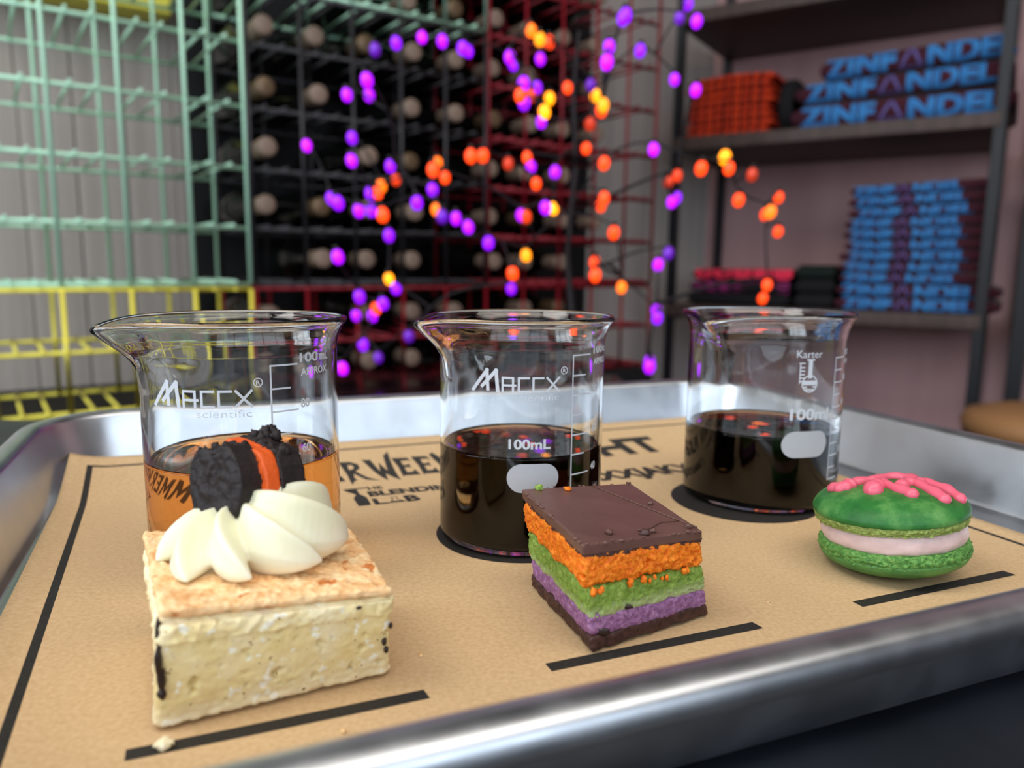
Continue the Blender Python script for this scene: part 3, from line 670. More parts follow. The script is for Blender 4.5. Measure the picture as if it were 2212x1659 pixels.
# ------------------------------------------------------------------ broken sandwich cookie standing in the frosting
cc = Vector((-.0553, .1515, .0378)); nface = Vector((-.61, -.79, .10)).normalized(); xr = nface.cross(Vector((0, 0, 1))).normalized() * -1; upc = xr.cross(nface) * -1
upc = upc if upc.z > 0 else -upc
cook = thing('sandwich_cookie', 'broken black sandwich cookie with orange cream stuck upright in the white frosting', 'cookie', cc)
xr = upc.cross(nface)                                   # right-handed: x right, y up, z out of the face
def cookie_slab(name, z0, z1, R, cut, mt, seed, ridges=False, rag=.9, cx=0, cutang=0.0, crumb=0):
    NA, NR, NZ = 110, 16, 7; V = []; F = []
    ca, sa = math.cos(cutang), math.sin(cutang)
    def rim(a):
        r = R
        dx, dy = math.cos(a), math.sin(a); q = dx * -sa + dy * ca
        if q > 1e-3: r = min(R, cut / q)
        return r
    def pt(a, fr_, z, face):
        r = rim(a) * fr_; dx, dy = math.cos(a), math.sin(a); p = Vector((cx + r * dx, r * dy, z)); brk = rim(a) < R - .05
        if brk and fr_ > .9: p += Vector((dx, dy, 0)) * (rag * 1.6 * fr(Vector((a * 3, z * .6, seed)), 1.3, 3) + rag * .8 * fr(p, 1.4, 2, seed)) + Vector((0, 0, rag * .5 * fr(p, 1.0, 2, seed + 4)))
        if ridges and not brk and fr_ > .999: p -= Vector((dx, dy, 0)) * (.32 * (.5 + .5 * math.cos(a * 46)))
        if face:
            e = 0
            if ridges:
                if .80 < fr_ < .97: e += .28 * (math.cos(a * 46) > 0)
                if .70 < fr_ < .76: e += .35
                if fr_ < .62: e += .35 * max(0, math.cos(a * 4 + fr_ * 9)) * (.2 < fr_)
            p.z += (e * 1.3 + .9 * fr(p, .45, 3, seed)) * face
        return (xr * p.x + upc * p.y + nface * p.z) / 1000
    rows = []
    rows.append([pt(0, 0, z0, -.4)])
    for i in range(1, NR + 1): rows.append([pt(2 * PI * k / NA, i / NR * .985, z0, -.4) for k in range(NA)])
    for j in range(NZ + 1): rows.append([pt(2 * PI * k / NA, 1, z0 + .3 + (z1 - z0 - .6) * j / NZ, 0) for k in range(NA)])
    for i in range(NR, 0, -1): rows.append([pt(2 * PI * k / NA, i / NR * .985, z1, 1) for k in range(NA)])
    rows.append([pt(0, 0, z1, 1)])
    idx = []
    for r in rows: idx.append([len(V) + k for k in range(len(r))]); V += r
    for A, B in zip(idx, idx[1:]):
        for k in range(NA):
            k2 = (k + 1) % NA
            if len(A) == 1: F.append((A[0], B[k2], B[k]))
            elif len(B) == 1: F.append((A[k], A[k2], B[0]))
            else: F.append((A[k], A[k2], B[k2], B[k]))
    return pymesh(name, V, F, mt, cook)
cookie_slab('wafer', .6, 5.6, 9.5, 7.2, M_WAFER, 3, True, 1.9, -1.2, .30)
cookie_slab('cream_filling', -2.4, 1.0, 9.8, 8.2, M_OCREAM, 5, False, .35, -.2, -.12)
cookie_slab('wafer', -8.0, -2.4, 10.2, 8.2, M_WAFER, 8, True, 1.3, 0.0, -.15)
for k in range(46):
    rk = random.Random(100 + k); a = rk.uniform(-7, 7); z = rk.uniform(-8, -2.2); y = 7.2 + rk.uniform(0, 3.6) * max(0, 1 - abs(a + 1) / 6)
    p = (xr * a + upc * y + nface * z); chunk('wafer_crumb', p, rk.uniform(.5, 1.3), M_WAFER, cook, (1, 1, 1), k, .8, n=(8, 6))
for k in range(14):
    rk = random.Random(300 + k); p = (xr * rk.uniform(-8, 4) + upc * (5.4 + rk.uniform(0, 1.2)) + nface * rk.uniform(1, 5)); chunk('wafer_crumb', p, rk.uniform(.4, .9), M_WAFER, cook, (1, 1, 1), k, .8, n=(8, 6))

# ------------------------------------------------------------------ striped brownie square
org = Vector((.022, .175, .0004))
bro = thing('layer_cake_square', 'chocolate-topped square of orange, green and purple cake layers, in front of the middle beaker', 'cake', org)
Wb = hexwarp([(18, 152.8, 0), (47.3, 171.3, 0), (37, 203, 0), (6.2, 186.3, 0)], [(15.3, 151.4, 25.2), (43.6, 167.7, 22.6), (33, 202, 23.4), (3.5, 187.6, 25.8)], 25, Vector((org.x, org.y, 0)))
BX, BY, BZ = 33, 38, 25
def layer(name, z0, z1, ex, mt, st, r, amp, seed, frq=1.0, holes=0, sag=0, shift=(0, 0)):
    def dd(p, n):
        s = 1 - abs(n.z)
        d = amp * (.9 * fr(p, .22 * frq, 3, seed) + .7 * fr(p, .8 * frq, 3, seed + 3) + .5 * fr(p, 2.4 * frq, 2, seed + 5) * s)
        if holes and s > .5: d -= 1.6 * max(0, fr(p, 1.5, 2, seed + 60) - .22)
        if holes and s > .5:
            e = fr(p, .55, 2, seed + 40)
            if e > .36: d -= (e - .36) * holes
        return d
    def ww(p):
        z = p.z + (z0 + z1) / 2
        if sag: z += sag * fr(Vector((p.x, p.y, 0)), .13, 2, seed + 9) 
        return Wb((p.x + shift[0]) / BX + .5, (p.y + shift[1]) / BY + .5, z / BZ)
    return link(name, rbox(BX + 2 * ex, BY + 2 * ex, z1 - z0, st, r, dd, ww), bro, mt)
layer('base_chocolate', .2, 3.6, .3, M_CHOCR, .5, .9, .8, 61, sag=.8)
layer('purple_layer', 3.0, 8.2, .2, M_PU, .34, 1.2, .55, 71, 1.3, sag=.9, holes=5)
layer('green_layer', 7.4, 15.0, .3, M_GR, .34, 1.4, .8, 81, 1.2, holes=7, sag=.9)
layer('orange_layer', 15.0, 22.6, .5, M_OR, .32, 1.6, 1.15, 91, 1.2, holes=8, sag=.9, shift=(-.5, 0))
layer('chocolate_top', 22.4, 25.0, .55, M_CHOC, .45, .45, .10, 21, .5, shift=(-.2, 0))
layer('chocolate_underside', 21.4, 23.2, .35, M_CHOCR, .4, .7, .95, 27, 1.2, shift=(-.2, 0), sag=.5)
for k in range(44):                       # shavings along the cut chocolate edge
    rk = random.Random(500 + k); e = rk.random()
    if k % 3 == 0: a, b = 1.005 * (e), -.012
    elif k % 3 == 1: a, b = -.018, e
    else: a, b = e, 1.01
    c = Wb(a, b, 1.0 - rk.uniform(-.008, .01)) * 1000
    chunk('chocolate_shaving', c, rk.uniform(.18, .5), M_CHOC, bro, (1.6, 1, .8), k, .6, n=(7, 5))
for k, (a, b, r, mt) in enumerate([(.12, .98, .95, M_GR), (.35, .93, .8, M_OR), (.26, .09, .75, M_CHOC), (.93, .05, .8, M_CHOC), (.52, .02, 1.0, M_CHOCR), (.60, .04, .7, M_CHOC), (.9, .52, .6, M_CHOC)]):
    chunk('stuck_crumb', Wb(a, b, 1.02) * 1000, r, mt, bro, (1.2, .9, .8), 70 + k, .9, n=(10, 8))
tv, tf = tube([Wb(.5 + .5 * t, .09 + .13 * t - .02 * math.sin(9 * t), 1.008) for t in [k / 14 for k in range(13)]], .00022, 6)
pymesh('scratch_ridge', tv, tf, M_CHOC, bro)
tv, tf = tube([Wb(.62 + .38 * t, .985 - .95 * t, 1.008) for t in [k / 20 for k in range(21)]], .00025, 6)
pymesh('scratch_ridge', tv, tf, M_CHOC, bro)
for k in range(16):
    rk = random.Random(800 + k); c = Wb(rk.uniform(.0, .9), -.03, rk.choice([.60, .585, .57])) * 1000
    chunk('hanging_crumb', c, rk.uniform(.35, .8), M_OR, bro, (1, 1, 1.2), k, .9, n=(8, 6))
chunk('hole_shade_lump', Wb(.09, -.005, .17) * 1000, 1.1, M_CHOCBIT, bro, (1.5, .5, .8), 5); chunk('hole_shade_lump', Wb(.3, -.012, .35) * 1000, .8, M_CHOCBIT, bro, (1.6, .4, .6), 6)  # solid dark lumps coloured as the shade inside holes in the layers

# ------------------------------------------------------------------ macaron
org = Vector((.1078, .2036, .0009))
mac = thing('macaron', 'green macaron with pink icing drips and pale pink filling, at the right of the tray', 'macaron', org)
M_MACT = crumbmat('painted_green_shell', [(.30, s2l(20, 78, 30)), (.48, s2l(42, 110, 46)), (.62, s2l(88, 142, 72)), (.78, s2l(142, 176, 104))], 75, rough=.48, bump=.2, bscale=800, sss=.1)
M_MACB = crumbmat('pale_green_shell', [(.3, s2l(66, 118, 58)), (.55, s2l(96, 148, 76)), (.8, s2l(132, 176, 98))], 90, rough=.5, bump=.12, bscale=800, sss=.1)
M_FOOT = crumbmat('green_macaron_foot', [(.3, s2l(96, 112, 48)), (.5, s2l(136, 152, 74)), (.75, s2l(176, 186, 112))], 900, rough=.6, bump=.8, bscale=2200)
M_FOOTB = crumbmat('bright_green_foot', [(.3, s2l(50, 104, 46)), (.5, s2l(92, 148, 68)), (.75, s2l(146, 188, 104))], 900, rough=.5, bump=.8, bscale=2200)
M_FILL = mat('pale_pink_filling', s2l(226, 198, 194), .42, col2=s2l(216, 186, 182), nscale=200, bump=.3, bscale=420, bdist=.0005, sss=.35, sssc=.002)
M_ICING = mat('pink_royal_icing', s2l(226, 100, 122), .3, sss=.3, sssc=.0015, spec=.5)
MS = .00090; TLT = Matrix.Rotation(math.radians(-6), 3, Vector((.1067, .2009, 0)).normalized())
def mshell(name, prof, mt, amp, frq, seed, R=None, seg=120, off=(0, 0), sub=5, sideamp=0):
    P = cm([(r, 0, z) for r, z in prof], sub); P = [(max(0, p.x), p.z) for p in P]
    P[0] = (0, P[0][1]) if prof[0][0] == 0 else P[0]; P[-1] = (0, P[-1][1]) if prof[-1][0] == 0 else P[-1]
    def fn(p, a, r, z):
        n = Vector((math.cos(a), math.sin(a), 0)); k = min(1, (r / 16)) ** 3
        return p + n * (amp * fr(p, frq, 4, seed) * k + sideamp * k * fr(p, 1.6, 2, seed + 9)) + Vector((0, 0, .35 * amp * fr(p, frq * .7, 2, seed + 2) * k))
    v, f = lathe(P, seg, fn); v = [TLT @ (x + Vector((off[0], off[1], 0))) * MS for x in v]
    return pymesh(name, v, f, mt, mac)
mshell('lower_shell', [(0, .3), (10, .3), (16, 1.4), (19.8, 3.4), (21.0, 5.2), (20.8, 6.2), (19, 6.4), (0, 6.4)], M_MACB, .25, .12, 5)
mshell('lower_foot', [(0, 5.4), (19, 5.4), (20.8, 5.9), (21.3, 7.2), (21.0, 8.6), (20.0, 9.4), (17, 9.6), (0, 9.6)], M_FOOTB, 1.3, .75, 15, seg=260, sideamp=.6)
mshell('filling', [(0, 8.9), (17, 8.9), (19.6, 9.4), (20.5, 11.2), (20.4, 13.6), (19.4, 15.4), (16, 15.8), (0, 15.8)], M_FILL, .7, .3, 25, seg=160)
mshell('upper_foot', [(0, 15.1), (19, 15.1), (21.0, 15.6), (21.4, 16.4), (21.5, 17.3), (20.6, 18.0), (18, 18.0), (0, 18.0)], M_FOOT, 1.2, .8, 35, seg=260, off=(-.6, 0), sideamp=.6)
top_prof = [(0, 17.6), (19, 17.5), (21.4, 17.7), (22.0, 18.5), (21.7, 20.0), (19.8, 22.2), (15.5, 24.2), (9, 25.4), (0, 25.9)]
mshell('upper_shell', top_prof, M_MACT, .15, .12, 45, off=(-.6, 0))
def dome(x, y):
    r = math.hypot(x + .6, y)
    pts = top_prof[3:][::-1]
    for (r0, z0), (r1, z1) in zip(pts, pts[1:]):
        if r0 <= r <= r1: return z0 + (z1 - z0) * (r - r0) / (r1 - r0) if r1 > 1e-6 else z0
    return 18
def icing(pts, rad):
    rad = (rad[0] * 1.25, rad[1] * 1.25)
    P = cm([(x, y, 0) for x, y in pts], 5); n = len(P)
    Q = [Vector((p.x, p.y, dome(p.x, p.y) + .35)) for p in P]
    RR = [rad[0] + (rad[1] - rad[0]) * i / (n - 1) for i in range(n)]
    RR = [r * (1 + .12 * math.sin(i * 1.3)) for i, r in enumerate(RR)]
    # round ends
    d0 = (Q[0] - Q[1]).normalized(); d1 = (Q[-1] - Q[-2]).normalized()
    Q = [Q[0] + d0 * RR[0] * .95, Q[0] + d0 * RR[0] * .6] + Q + [Q[-1] + d1 * RR[-1] * .6, Q[-1] + d1 * RR[-1] * .95]
    RR = [RR[0] * .25, RR[0] * .8] + RR + [RR[-1] * .8, RR[-1] * .25]
    v, f = tube(Q, RR, 12); v = [TLT @ x * MS for x in v]
    pymesh('icing_drip', v, f, M_ICING, mac)
vr = Vector((org.x, org.y, 0)).normalized(); mr_ = Vector((vr.y, -vr.x, 0))
def AX(s, t): p = mr_ * s + vr * t; return (p.x, p.y)          # s to the right, t away from the camera
icing([AX(-16.5, -3), AX(-13, -4.5), AX(-11.5, -3)], (1.3, 1.9)); icing([AX(-14, -5), AX(-10, -1), AX(-5, 3.0)], (1.6, 1.2))
icing([AX(-5, 3), AX(0, 9), AX(5, 8), AX(8, 2)], (1.1, 1.4)); icing([AX(-4.5, -9.0), AX(-3.8, -5.0), AX(-2, -2)], (2.2, 1.5))
icing([AX(-2, -2), AX(2, -6.5), AX(5.8, -10.0)], (1.1, 1.6)); icing([AX(3, -4), AX(4.5, 0), AX(8, 2)], (1.6, 1.3))
icing([AX(7, 1), AX(11, -5), AX(14.2, -8.8)], (1.2, 1.5)); icing([AX(9, 4.5), AX(14, .5), AX(18.2, -4.0)], (1.2, 1.5))

# ------------------------------------------------------------------ loose crumbs on the placemat
for k, (u, v, r, lab) in enumerate([(-9.5, 132.8, 1.25, 'cream-coloured cake crumb lying on the printed bar in front of the left cake'), (20, 126, .5, 'small pale crumb on the placemat between left bar and tray rim'),
                                  (178, 186, .35, 'tiny orange crumb on the placemat right of the macaron'), (40, 147, .4, 'tiny tan crumb beside the right corner of the left cake'), (128, 141.5, .35, 'tiny crumb by the right end of the middle printed bar')]):
    p = PP(u, v, 0); o = chunk('cake_crumb', (0, 0, 0), r, M_CRUST if k else M_CAKE, None, (1.2, 1, .8), 9 + k, .9, n=(10, 8)); o.location = p + Vector((0, 0, r * .0006)); tag(o, lab, 'crumb')

# ------------------------------------------------------------------ wire wine racks
CW = .0885                                     # cell width
ZL = [-.139, -.047, .046, .137, .229, .322, .417, .505, .597, .690, .783]
def unit_rod(mt, r):
    v, f = tube([(0, 0, 0), (0, 0, 1)], r, 6, True); me = bpy.data.meshes.new('wire'); me.from_pydata([tuple(x) for x in v], [], f)
    me.polygons.foreach_set('use_smooth', [len(q) == 4 for q in f]); me.materials.append(mt); return me
def rod(me, a, b, parent, name='wire'):
    a = Vector(a); b = Vector(b); d = b - a
    o = bpy.data.objects.new(name, me); COL.objects.link(o); o.parent = parent
    q = d.to_track_quat('Z', 'Y').to_matrix().to_4x4()
    o.matrix_local = Matrix.Translation(a) @ q @ Matrix.Diagonal((1, 1, d.length, 1)); return o
RD = .205
def rack(name, label, c0, c1, r0, r1, mt, planes=(0, RD), thick=.0033, org=None):
    """cells c0..c1 along the wall and levels r0..r1; local frame of the rack wall"""
    root = thing(name, label, 'wine rack', M_RACK @ Vector(((c0 + c1) / 2 * CW, RD / 2, ZL[r0])))
    T = M_RACK; L0 = root.location.copy(); me = unit_rod(mt, thick); me2 = unit_rod(mt, thick * .8)
    def P(x, d, z): return T @ Vector((x, d, z)) - L0
    g = .0036
    for d in planes:
        for c in range(c0, c1 + 1):
            x = c * CW + (g if c == c0 else -g if c == c1 else 0); rod(me, P(x, d, ZL[r0] + g), P(x, d, ZL[r1] - g), root, 'upright_wire')
        for r in range(r0, r1 + 1):
            z = ZL[r] + (g if r == r0 else -g if r == r1 else 0); rod(me, P(c0 * CW + g, d + .004, z), P(c1 * CW - g, d + .004, z), root, 'cross_wire')
    for r in range(r0, r1 + 1):
        z = ZL[r] + (g if r == r0 else -g if r == r1 else 0)
        for c in range(c0, c1):
            for k in ((.32, .68)):
                x = (c + k) * CW; zz = z + (.0045 if r < r1 else 0); rod(me2, P(x, -.006, zz), P(x, planes[-1] + .006, zz), root, 'cradle_wire')
    return root
rack('wine_rack', 'mint green wire wine rack, empty, at the far left', -5, 0, 2, 10, M_MINT, planes=(0, RD))
rack('wine_rack', 'mint green wire wine rack running along the top, above the dark bottles', 0, 5, 7, 10, M_MINT)
rack('wine_rack', 'yellow wire wine rack at the lower left under the mint one', -5, 0, 0, 2, M_YEL)
rack('wine_rack', 'black wire wine rack full of bottles beside the mint rack', 0, 5, 2, 7, M_BLK)
rack('wine_rack', 'tall dark red wire wine rack at the right end of the rack wall', 5, 10, 2, 10, M_REDC)
rack('wine_rack', 'low dark red wire wine rack behind the lit tree table', 0, 10, 0, 2, M_REDC)
# black block added under the racks for the band of dark shaded floor, dark backing behind the filled ones, a yellow shelf high at the back left
bk = box('rack_backing', -.008, 1.0, .365, .377, -.14, .783, M_BACKING, None, M=M_RACK); tag(bk, 'black panel behind the bottles of the filled wine racks', 'panel')
pl_ = box('rack_shade_block', -.46, .9, .0, .36, ZF, -.146, M_BACKING, None, M=M_RACK); tag(pl_, 'black block added under the wire wine racks as the band of dark shaded floor', 'dark block')
ys = box('wall_shelf', -.36, -.02, .39, .47, .548, .70, M_YEL, None, .004, M=M_RACK); tag(ys, 'yellow board behind the top of the mint rack', 'shelf')

# ------------------------------------------------------------------ bottles lying in the racks
def bottle_mesh():
    prof = [(0, 0), (.012, 0), (.0148, .001), (.0150, .006), (.0142, .012), (.0140, .055), (.0146, .075), (.020, .095), (.031, .115), (.0345, .135), (.035, .150), (.035, .285), (.033, .293), (.028, .295), (0, .290)]
    v, f = lathe(prof, 20); body = bpy.data.meshes.new('bottle_body')
    body.from_pydata([(x.x, x.z, x.y) for x in v], [], [q[::-1] for q in f]); body.polygons.foreach_set('use_smooth', [True] * len(f)); body.materials.append(M_BOTTLE)
    caps = []
    for mt in (M_FOIL, M_FOIL2):
        prof = [(0, -.0022), (.0125, -.0020), (.0156, -.0004), (.0162, .003), (.0160, .010), (.0150, .014), (.0149, .052), (.0142, .053), (.0, .053)]
        v, f = lathe(prof, 20); cp = bpy.data.meshes.new('foil_capsule')
        cp.from_pydata([(x.x, x.z, x.y) for x in v], [], [q[::-1] for q in f]); cp.polygons.foreach_set('use_smooth', [True] * len(f)); cp.materials.append(mt); caps.append(cp)
    return body, caps
B_BODY, B_CAPS = bottle_mesh()
ORD = ['first', 'second', 'third', 'fourth', 'fifth', 'sixth', 'seventh', 'eighth', 'ninth', 'tenth']
rows_bot = {9: [5, 6, 7, 8], 8: [3, 4, 5, 6, 7, 8], 7: [0, 2, 3, 4, 5, 6, 7, 8], 6: [0, 1, 2, 3, 4, 5, 6, 8], 5: [0, 1, 3, 4, 5, 6, 7, 8], 4: [0, 2, 3, 5, 6, 7], 3: [0, 1, 2, 3, 5, 6, 7, 8], 2: [1, 2, 3, 5, 6, 7], 1: [0, 2, 3, 4, 6, 7], 0: [0, 1, 2, 3, 5, 7]}
rb = random.Random(11)
RN = {9: 'topmost', 8: 'second from top', 7: 'third from top', 6: 'fourth from top', 5: 'fifth from top', 4: 'fifth from bottom', 3: 'fourth from bottom', 2: 'third from bottom', 1: 'second from bottom', 0: 'bottom'}
for r, cs in rows_bot.items():
    for i, c in enumerate(cs):
        zc = ZL[r] + (.0112 if r in (0, 2) or (r == 7 and c < 5) else .0082) + .035; x = (c + .5) * CW + rb.uniform(-.001, .001); d = .045 + rb.uniform(-.01, .012)
        o = bpy.data.objects.new('wine_bottle', None); COL.objects.link(o); o.empty_display_size = .02
        o.matrix_world = M_RACK @ Matrix.Translation((x, d, zc)) @ Matrix.Rotation(rb.uniform(-.004, .004), 4, 'Z')
        o['label'] = 'dark bottle lying neck out, %s from left in the row %s' % (ORD[i], RN[r]); o['category'] = 'bottle'; o['group'] = 'wine bottles lying in the racks'
        for nm, me in (('bottle_body', B_BODY), ('foil_capsule', B_CAPS[0] if (r * 3 + c) % 5 else B_CAPS[1])):
            q = bpy.data.objects.new(nm, me); COL.objects.link(q); q.parent = o

# ------------------------------------------------------------------ lit twig tree
def wpt(x, y, Y):
    d = Fv + Rv * ((x - CX) / f_px) - Uv * ((y - CY) / f_px); return d * (Y / d.y) + Vector((0, 0, CH))
PU_ = [(810,106,.25),(855,91,.8),(911,79,1.3),(955,87,1),(999,102,.9),(1011,109,.9),(792,171,1),(749,203,1),(797,204,1),(662,313,1.1),(760,296,.7),(759,345,1),(843,357,.9),(934,408,.9),(800,416,.8),(715,427,.8),(729,436,.9),(900,436,.9),
 (1101,122,1),(1109,138,.9),(1167,126,1),(1131,179,1),(1160,187,.8),(1132,220,.8),(1169,262,1),(1316,99,1),(1311,132,1.1),(1383,108,.7),(1352,31,.6),(1346,38,.6),(1487,8,.6),(1468,37,.5),(1505,44,1),(1457,170,1),(1503,193,1.1),(1276,182,.2),(1412,321,1.1),(1147,359,1),(1199,370,1),(1462,426,.9),(1451,435,1.1),
 (802,452,.9),(775,453,1),(955,466,.35),(985,470,1),(1011,489,1),(1055,523,.8),(840,507,.7),(729,553,1),(855,621,.9),(776,639,.6),(827,654,.7),(769,680,1),(804,681,1),(784,743,.6),(883,725,.25),(817,771,.35),(739,794,1.3),
 (1126,463,1.1),(1178,447,1),(1104,622,.7),(1422,570,1.1),(1444,546,.25),(1418,666,1),(1420,685,.9),(1403,778,1),(1403,790,1)]
OR_ = [(1017,335,1),(1043,334,1),(945,350,1.6),(935,365,1),(961,382,.8),(855,387,.6),(823,400,1.5),(815,415,1),(1147,64,1.4),(1166,83,2),(1186,89,1),(1124,205,1.2),(1147,205,.5),(1226,188,1),(1187,211,2.6),(1176,240,2.6),(1286,205,2.4),(1303,225,2),(1299,236,1),(1274,266,.3),
 (1266,319,1),(1305,351,1),(1139,338,1),(1158,395,1),(1098,352,.3),(1305,426,1.3),(1566,338,2.4),(1575,362,1),(1515,362,1),(1463,378,.6),(1444,392,.35),(1596,430,1),(826,462,.8),(942,451,1.8),(840,601,2.4),(812,665,1),(1136,466,.7),(1195,449,2.4),(1298,443,1),(1326,501,1),(1136,550,2),(1107,589,1),(1285,565,.9),(1286,593,1),(1343,619,1.5),
 (1682,425,1),(1665,456,1.8),(1653,462,1),(1681,499,.9),(1657,614,1),(1648,643,1),(1625,376,.2)]
tb = Vector((.066, .885, -.058))
tree = thing('lighted_twig_tree', 'black twig tree hung with purple and orange light bulbs on the black side table', 'tree', tb, None)
rt = random.Random(5)
trunk = cm([(0, 0, 0), (.004, .004, .07), (-.003, .008, .16), (.003, .004, .25), (0, .006, .33), (.004, .008, .40)], 5)
v, f = tube(trunk, [.0048 - .0028 * i / (len(trunk) - 1) for i in range(len(trunk))], 8); pymesh('trunk', v, f, M_TWIG, tree)
v, f = lathe([(0, 0), (.045, 0), (.045, .006), (.012, .012), (0, .012)], 28); pymesh('foot_plate', v, f, M_TWIG, tree)
bulbs = []
for lst, kind in ((PU_, 'p'), (OR_, 'o')):
    for (x, y, s) in lst:
        Y = .885 + rt.uniform(-.09, .09)
        p = wpt(x, y, Y) - tb; bulbs.append((p, kind, s))
bulbs.sort(key=lambda b: (b[0] - Vector((0, 0, min(.38, max(.12, b[0].z))))).length)
nodes = [(p, -1) for p in trunk[7:]]; branches = []; 
for p, kind, s in bulbs:
    best = min(nodes, key=lambda n: (n[0] - p).length + (.05 if n[1] == -1 else 0) + max(0, n[0].z - p.z) * .4)
    a, bi = best
    if bi == -1 or (a - p).length > .13:
        if bi == -1: bi = len(branches); branches.append([])
    d = p - a; mid = a + d * .5 + Vector((rt.uniform(-.1, .1), rt.uniform(-.1, .1), rt.uniform(.0, .16))) * d.length
    pts = cm([a, mid, p + Vector((0, 0, .007))], 5); branches[bi].append((pts, .0019 if d.length > .08 else .0012))
    for q in pts[3:]: nodes.append((q, bi))
for br_ in branches:
    V, F = merge(*[tube(pts, [r * (1.25 - .6 * i / (len(pts) - 1)) for i in range(len(pts))], 5) for pts, r in br_]); pymesh('branch', V, F, M_TWIG, tree)
bulbmeshes = {}
def bulb_mat(kind, s):
    if kind == 'p': c = (.40 + .12 * (s > 1.0) - .12 * (s < .95), 0.0, 1.0); e = 1.1 * min(1, .35 + .65 * s) if s >= .6 else .35 * s + .02
    else:
        g = .055 if s < 1.4 else (.16 if s < 2 else .30); c = (1, g, 0.0); e = (1.7 if s > 2 else 1.25 if s >= .8 else .9 * s)
    M = bpy.data.materials.new('bulb_glow'); M.use_nodes = True; I = M.node_tree.nodes['Principled BSDF'].inputs
    I['Base Color'].default_value = (*[.5 * k + .02 for k in c], 1); I['Roughness'].default_value = .3
    I['Emission Color'].default_value = (*c, 1); I['Emission Strength'].default_value = e * 1.6; return M
M_SOCK = mat('bulb_socket', s2l(20, 20, 20), .5)
v1, f1 = lathe([(0, -.0085), (.0028, -.0080), (.0052, -.0050), (.0060, -.0012), (.0056, .0024), (.0036, .0054), (.0024, .0064), (0, .0066)], 16)
v2, f2 = lathe([(0, .0060), (.0026, .0060), (.0026, .0105), (0, .0108)], 10)
BV, BF = merge((v1, f1), (v2, f2)); BI = [0] * len(f1) + [1] * len(f2)
for p, kind, s in bulbs:
    key = (kind, s)
    if key not in bulbmeshes:
        me = bpy.data.meshes.new('bulb'); me.from_pydata([tuple(x) for x in BV], [], BF); me.polygons.foreach_set('use_smooth', [True] * len(BF))
        me.polygons.foreach_set('material_index', BI); me.materials.append(bulb_mat(kind, s)); me.materials.append(M_SOCK); bulbmeshes[key] = me
    o = bpy.data.objects.new('bulb', bulbmeshes[key]); COL.objects.link(o); o.parent = tree; o.location = p
    side = max(-1, min(1, p.x * 1.6)); o.rotation_euler = (rt.uniform(-.2, .2), side * .45 + rt.uniform(-.1, .1), 0); k = .95 + .12 * rt.random(); o.scale = (k, k, k)

# ------------------------------------------------------------------ shelving with folded clothes; local x to the right from the left post
SW = .742; X0 = -SW
def SB(name, x0, x1, y0, y1, z0, z1, mt, parent=None, bev=0): return box(name, x0, x1, y0, y1, z0, z1, mt, parent, bev, M=M_SHELF)
sh = thing('shelving_unit', 'black steel and brown board shelving unit stacked with folded clothes', 'shelf', (0, 0, 0))
PW = .011
for x in (X0, .016):
    for y in (0, .40): SB('post', x - PW, x + PW, y - PW, y + PW, ZF, 1.75, M_POST, sh)
for z in (.437, -.018, .765, -.5):
    SB('shelf_board', X0 - .008, .02, -.014, .405, z - .034, z, M_BOARD, sh, .003)
for z in (.41, -.05): SB('side_rail', X0 - .006, X0 + .006, 0, .4, z - .012, z + .012, M_POST, sh)
sh2 = thing('shelving_unit', 'second black shelving unit, only its left posts showing at the right edge', 'shelf', (0, 0, 0))
for y in (-.02, .40): SB('post', .082, .112, y - .014, y + .014, ZF, 1.75, M_POST, sh2)
for z in (.40, -.03): SB('shelf_board', .085, .5, -.014, .405, z - .034, z, M_BOARD, sh2, .003)

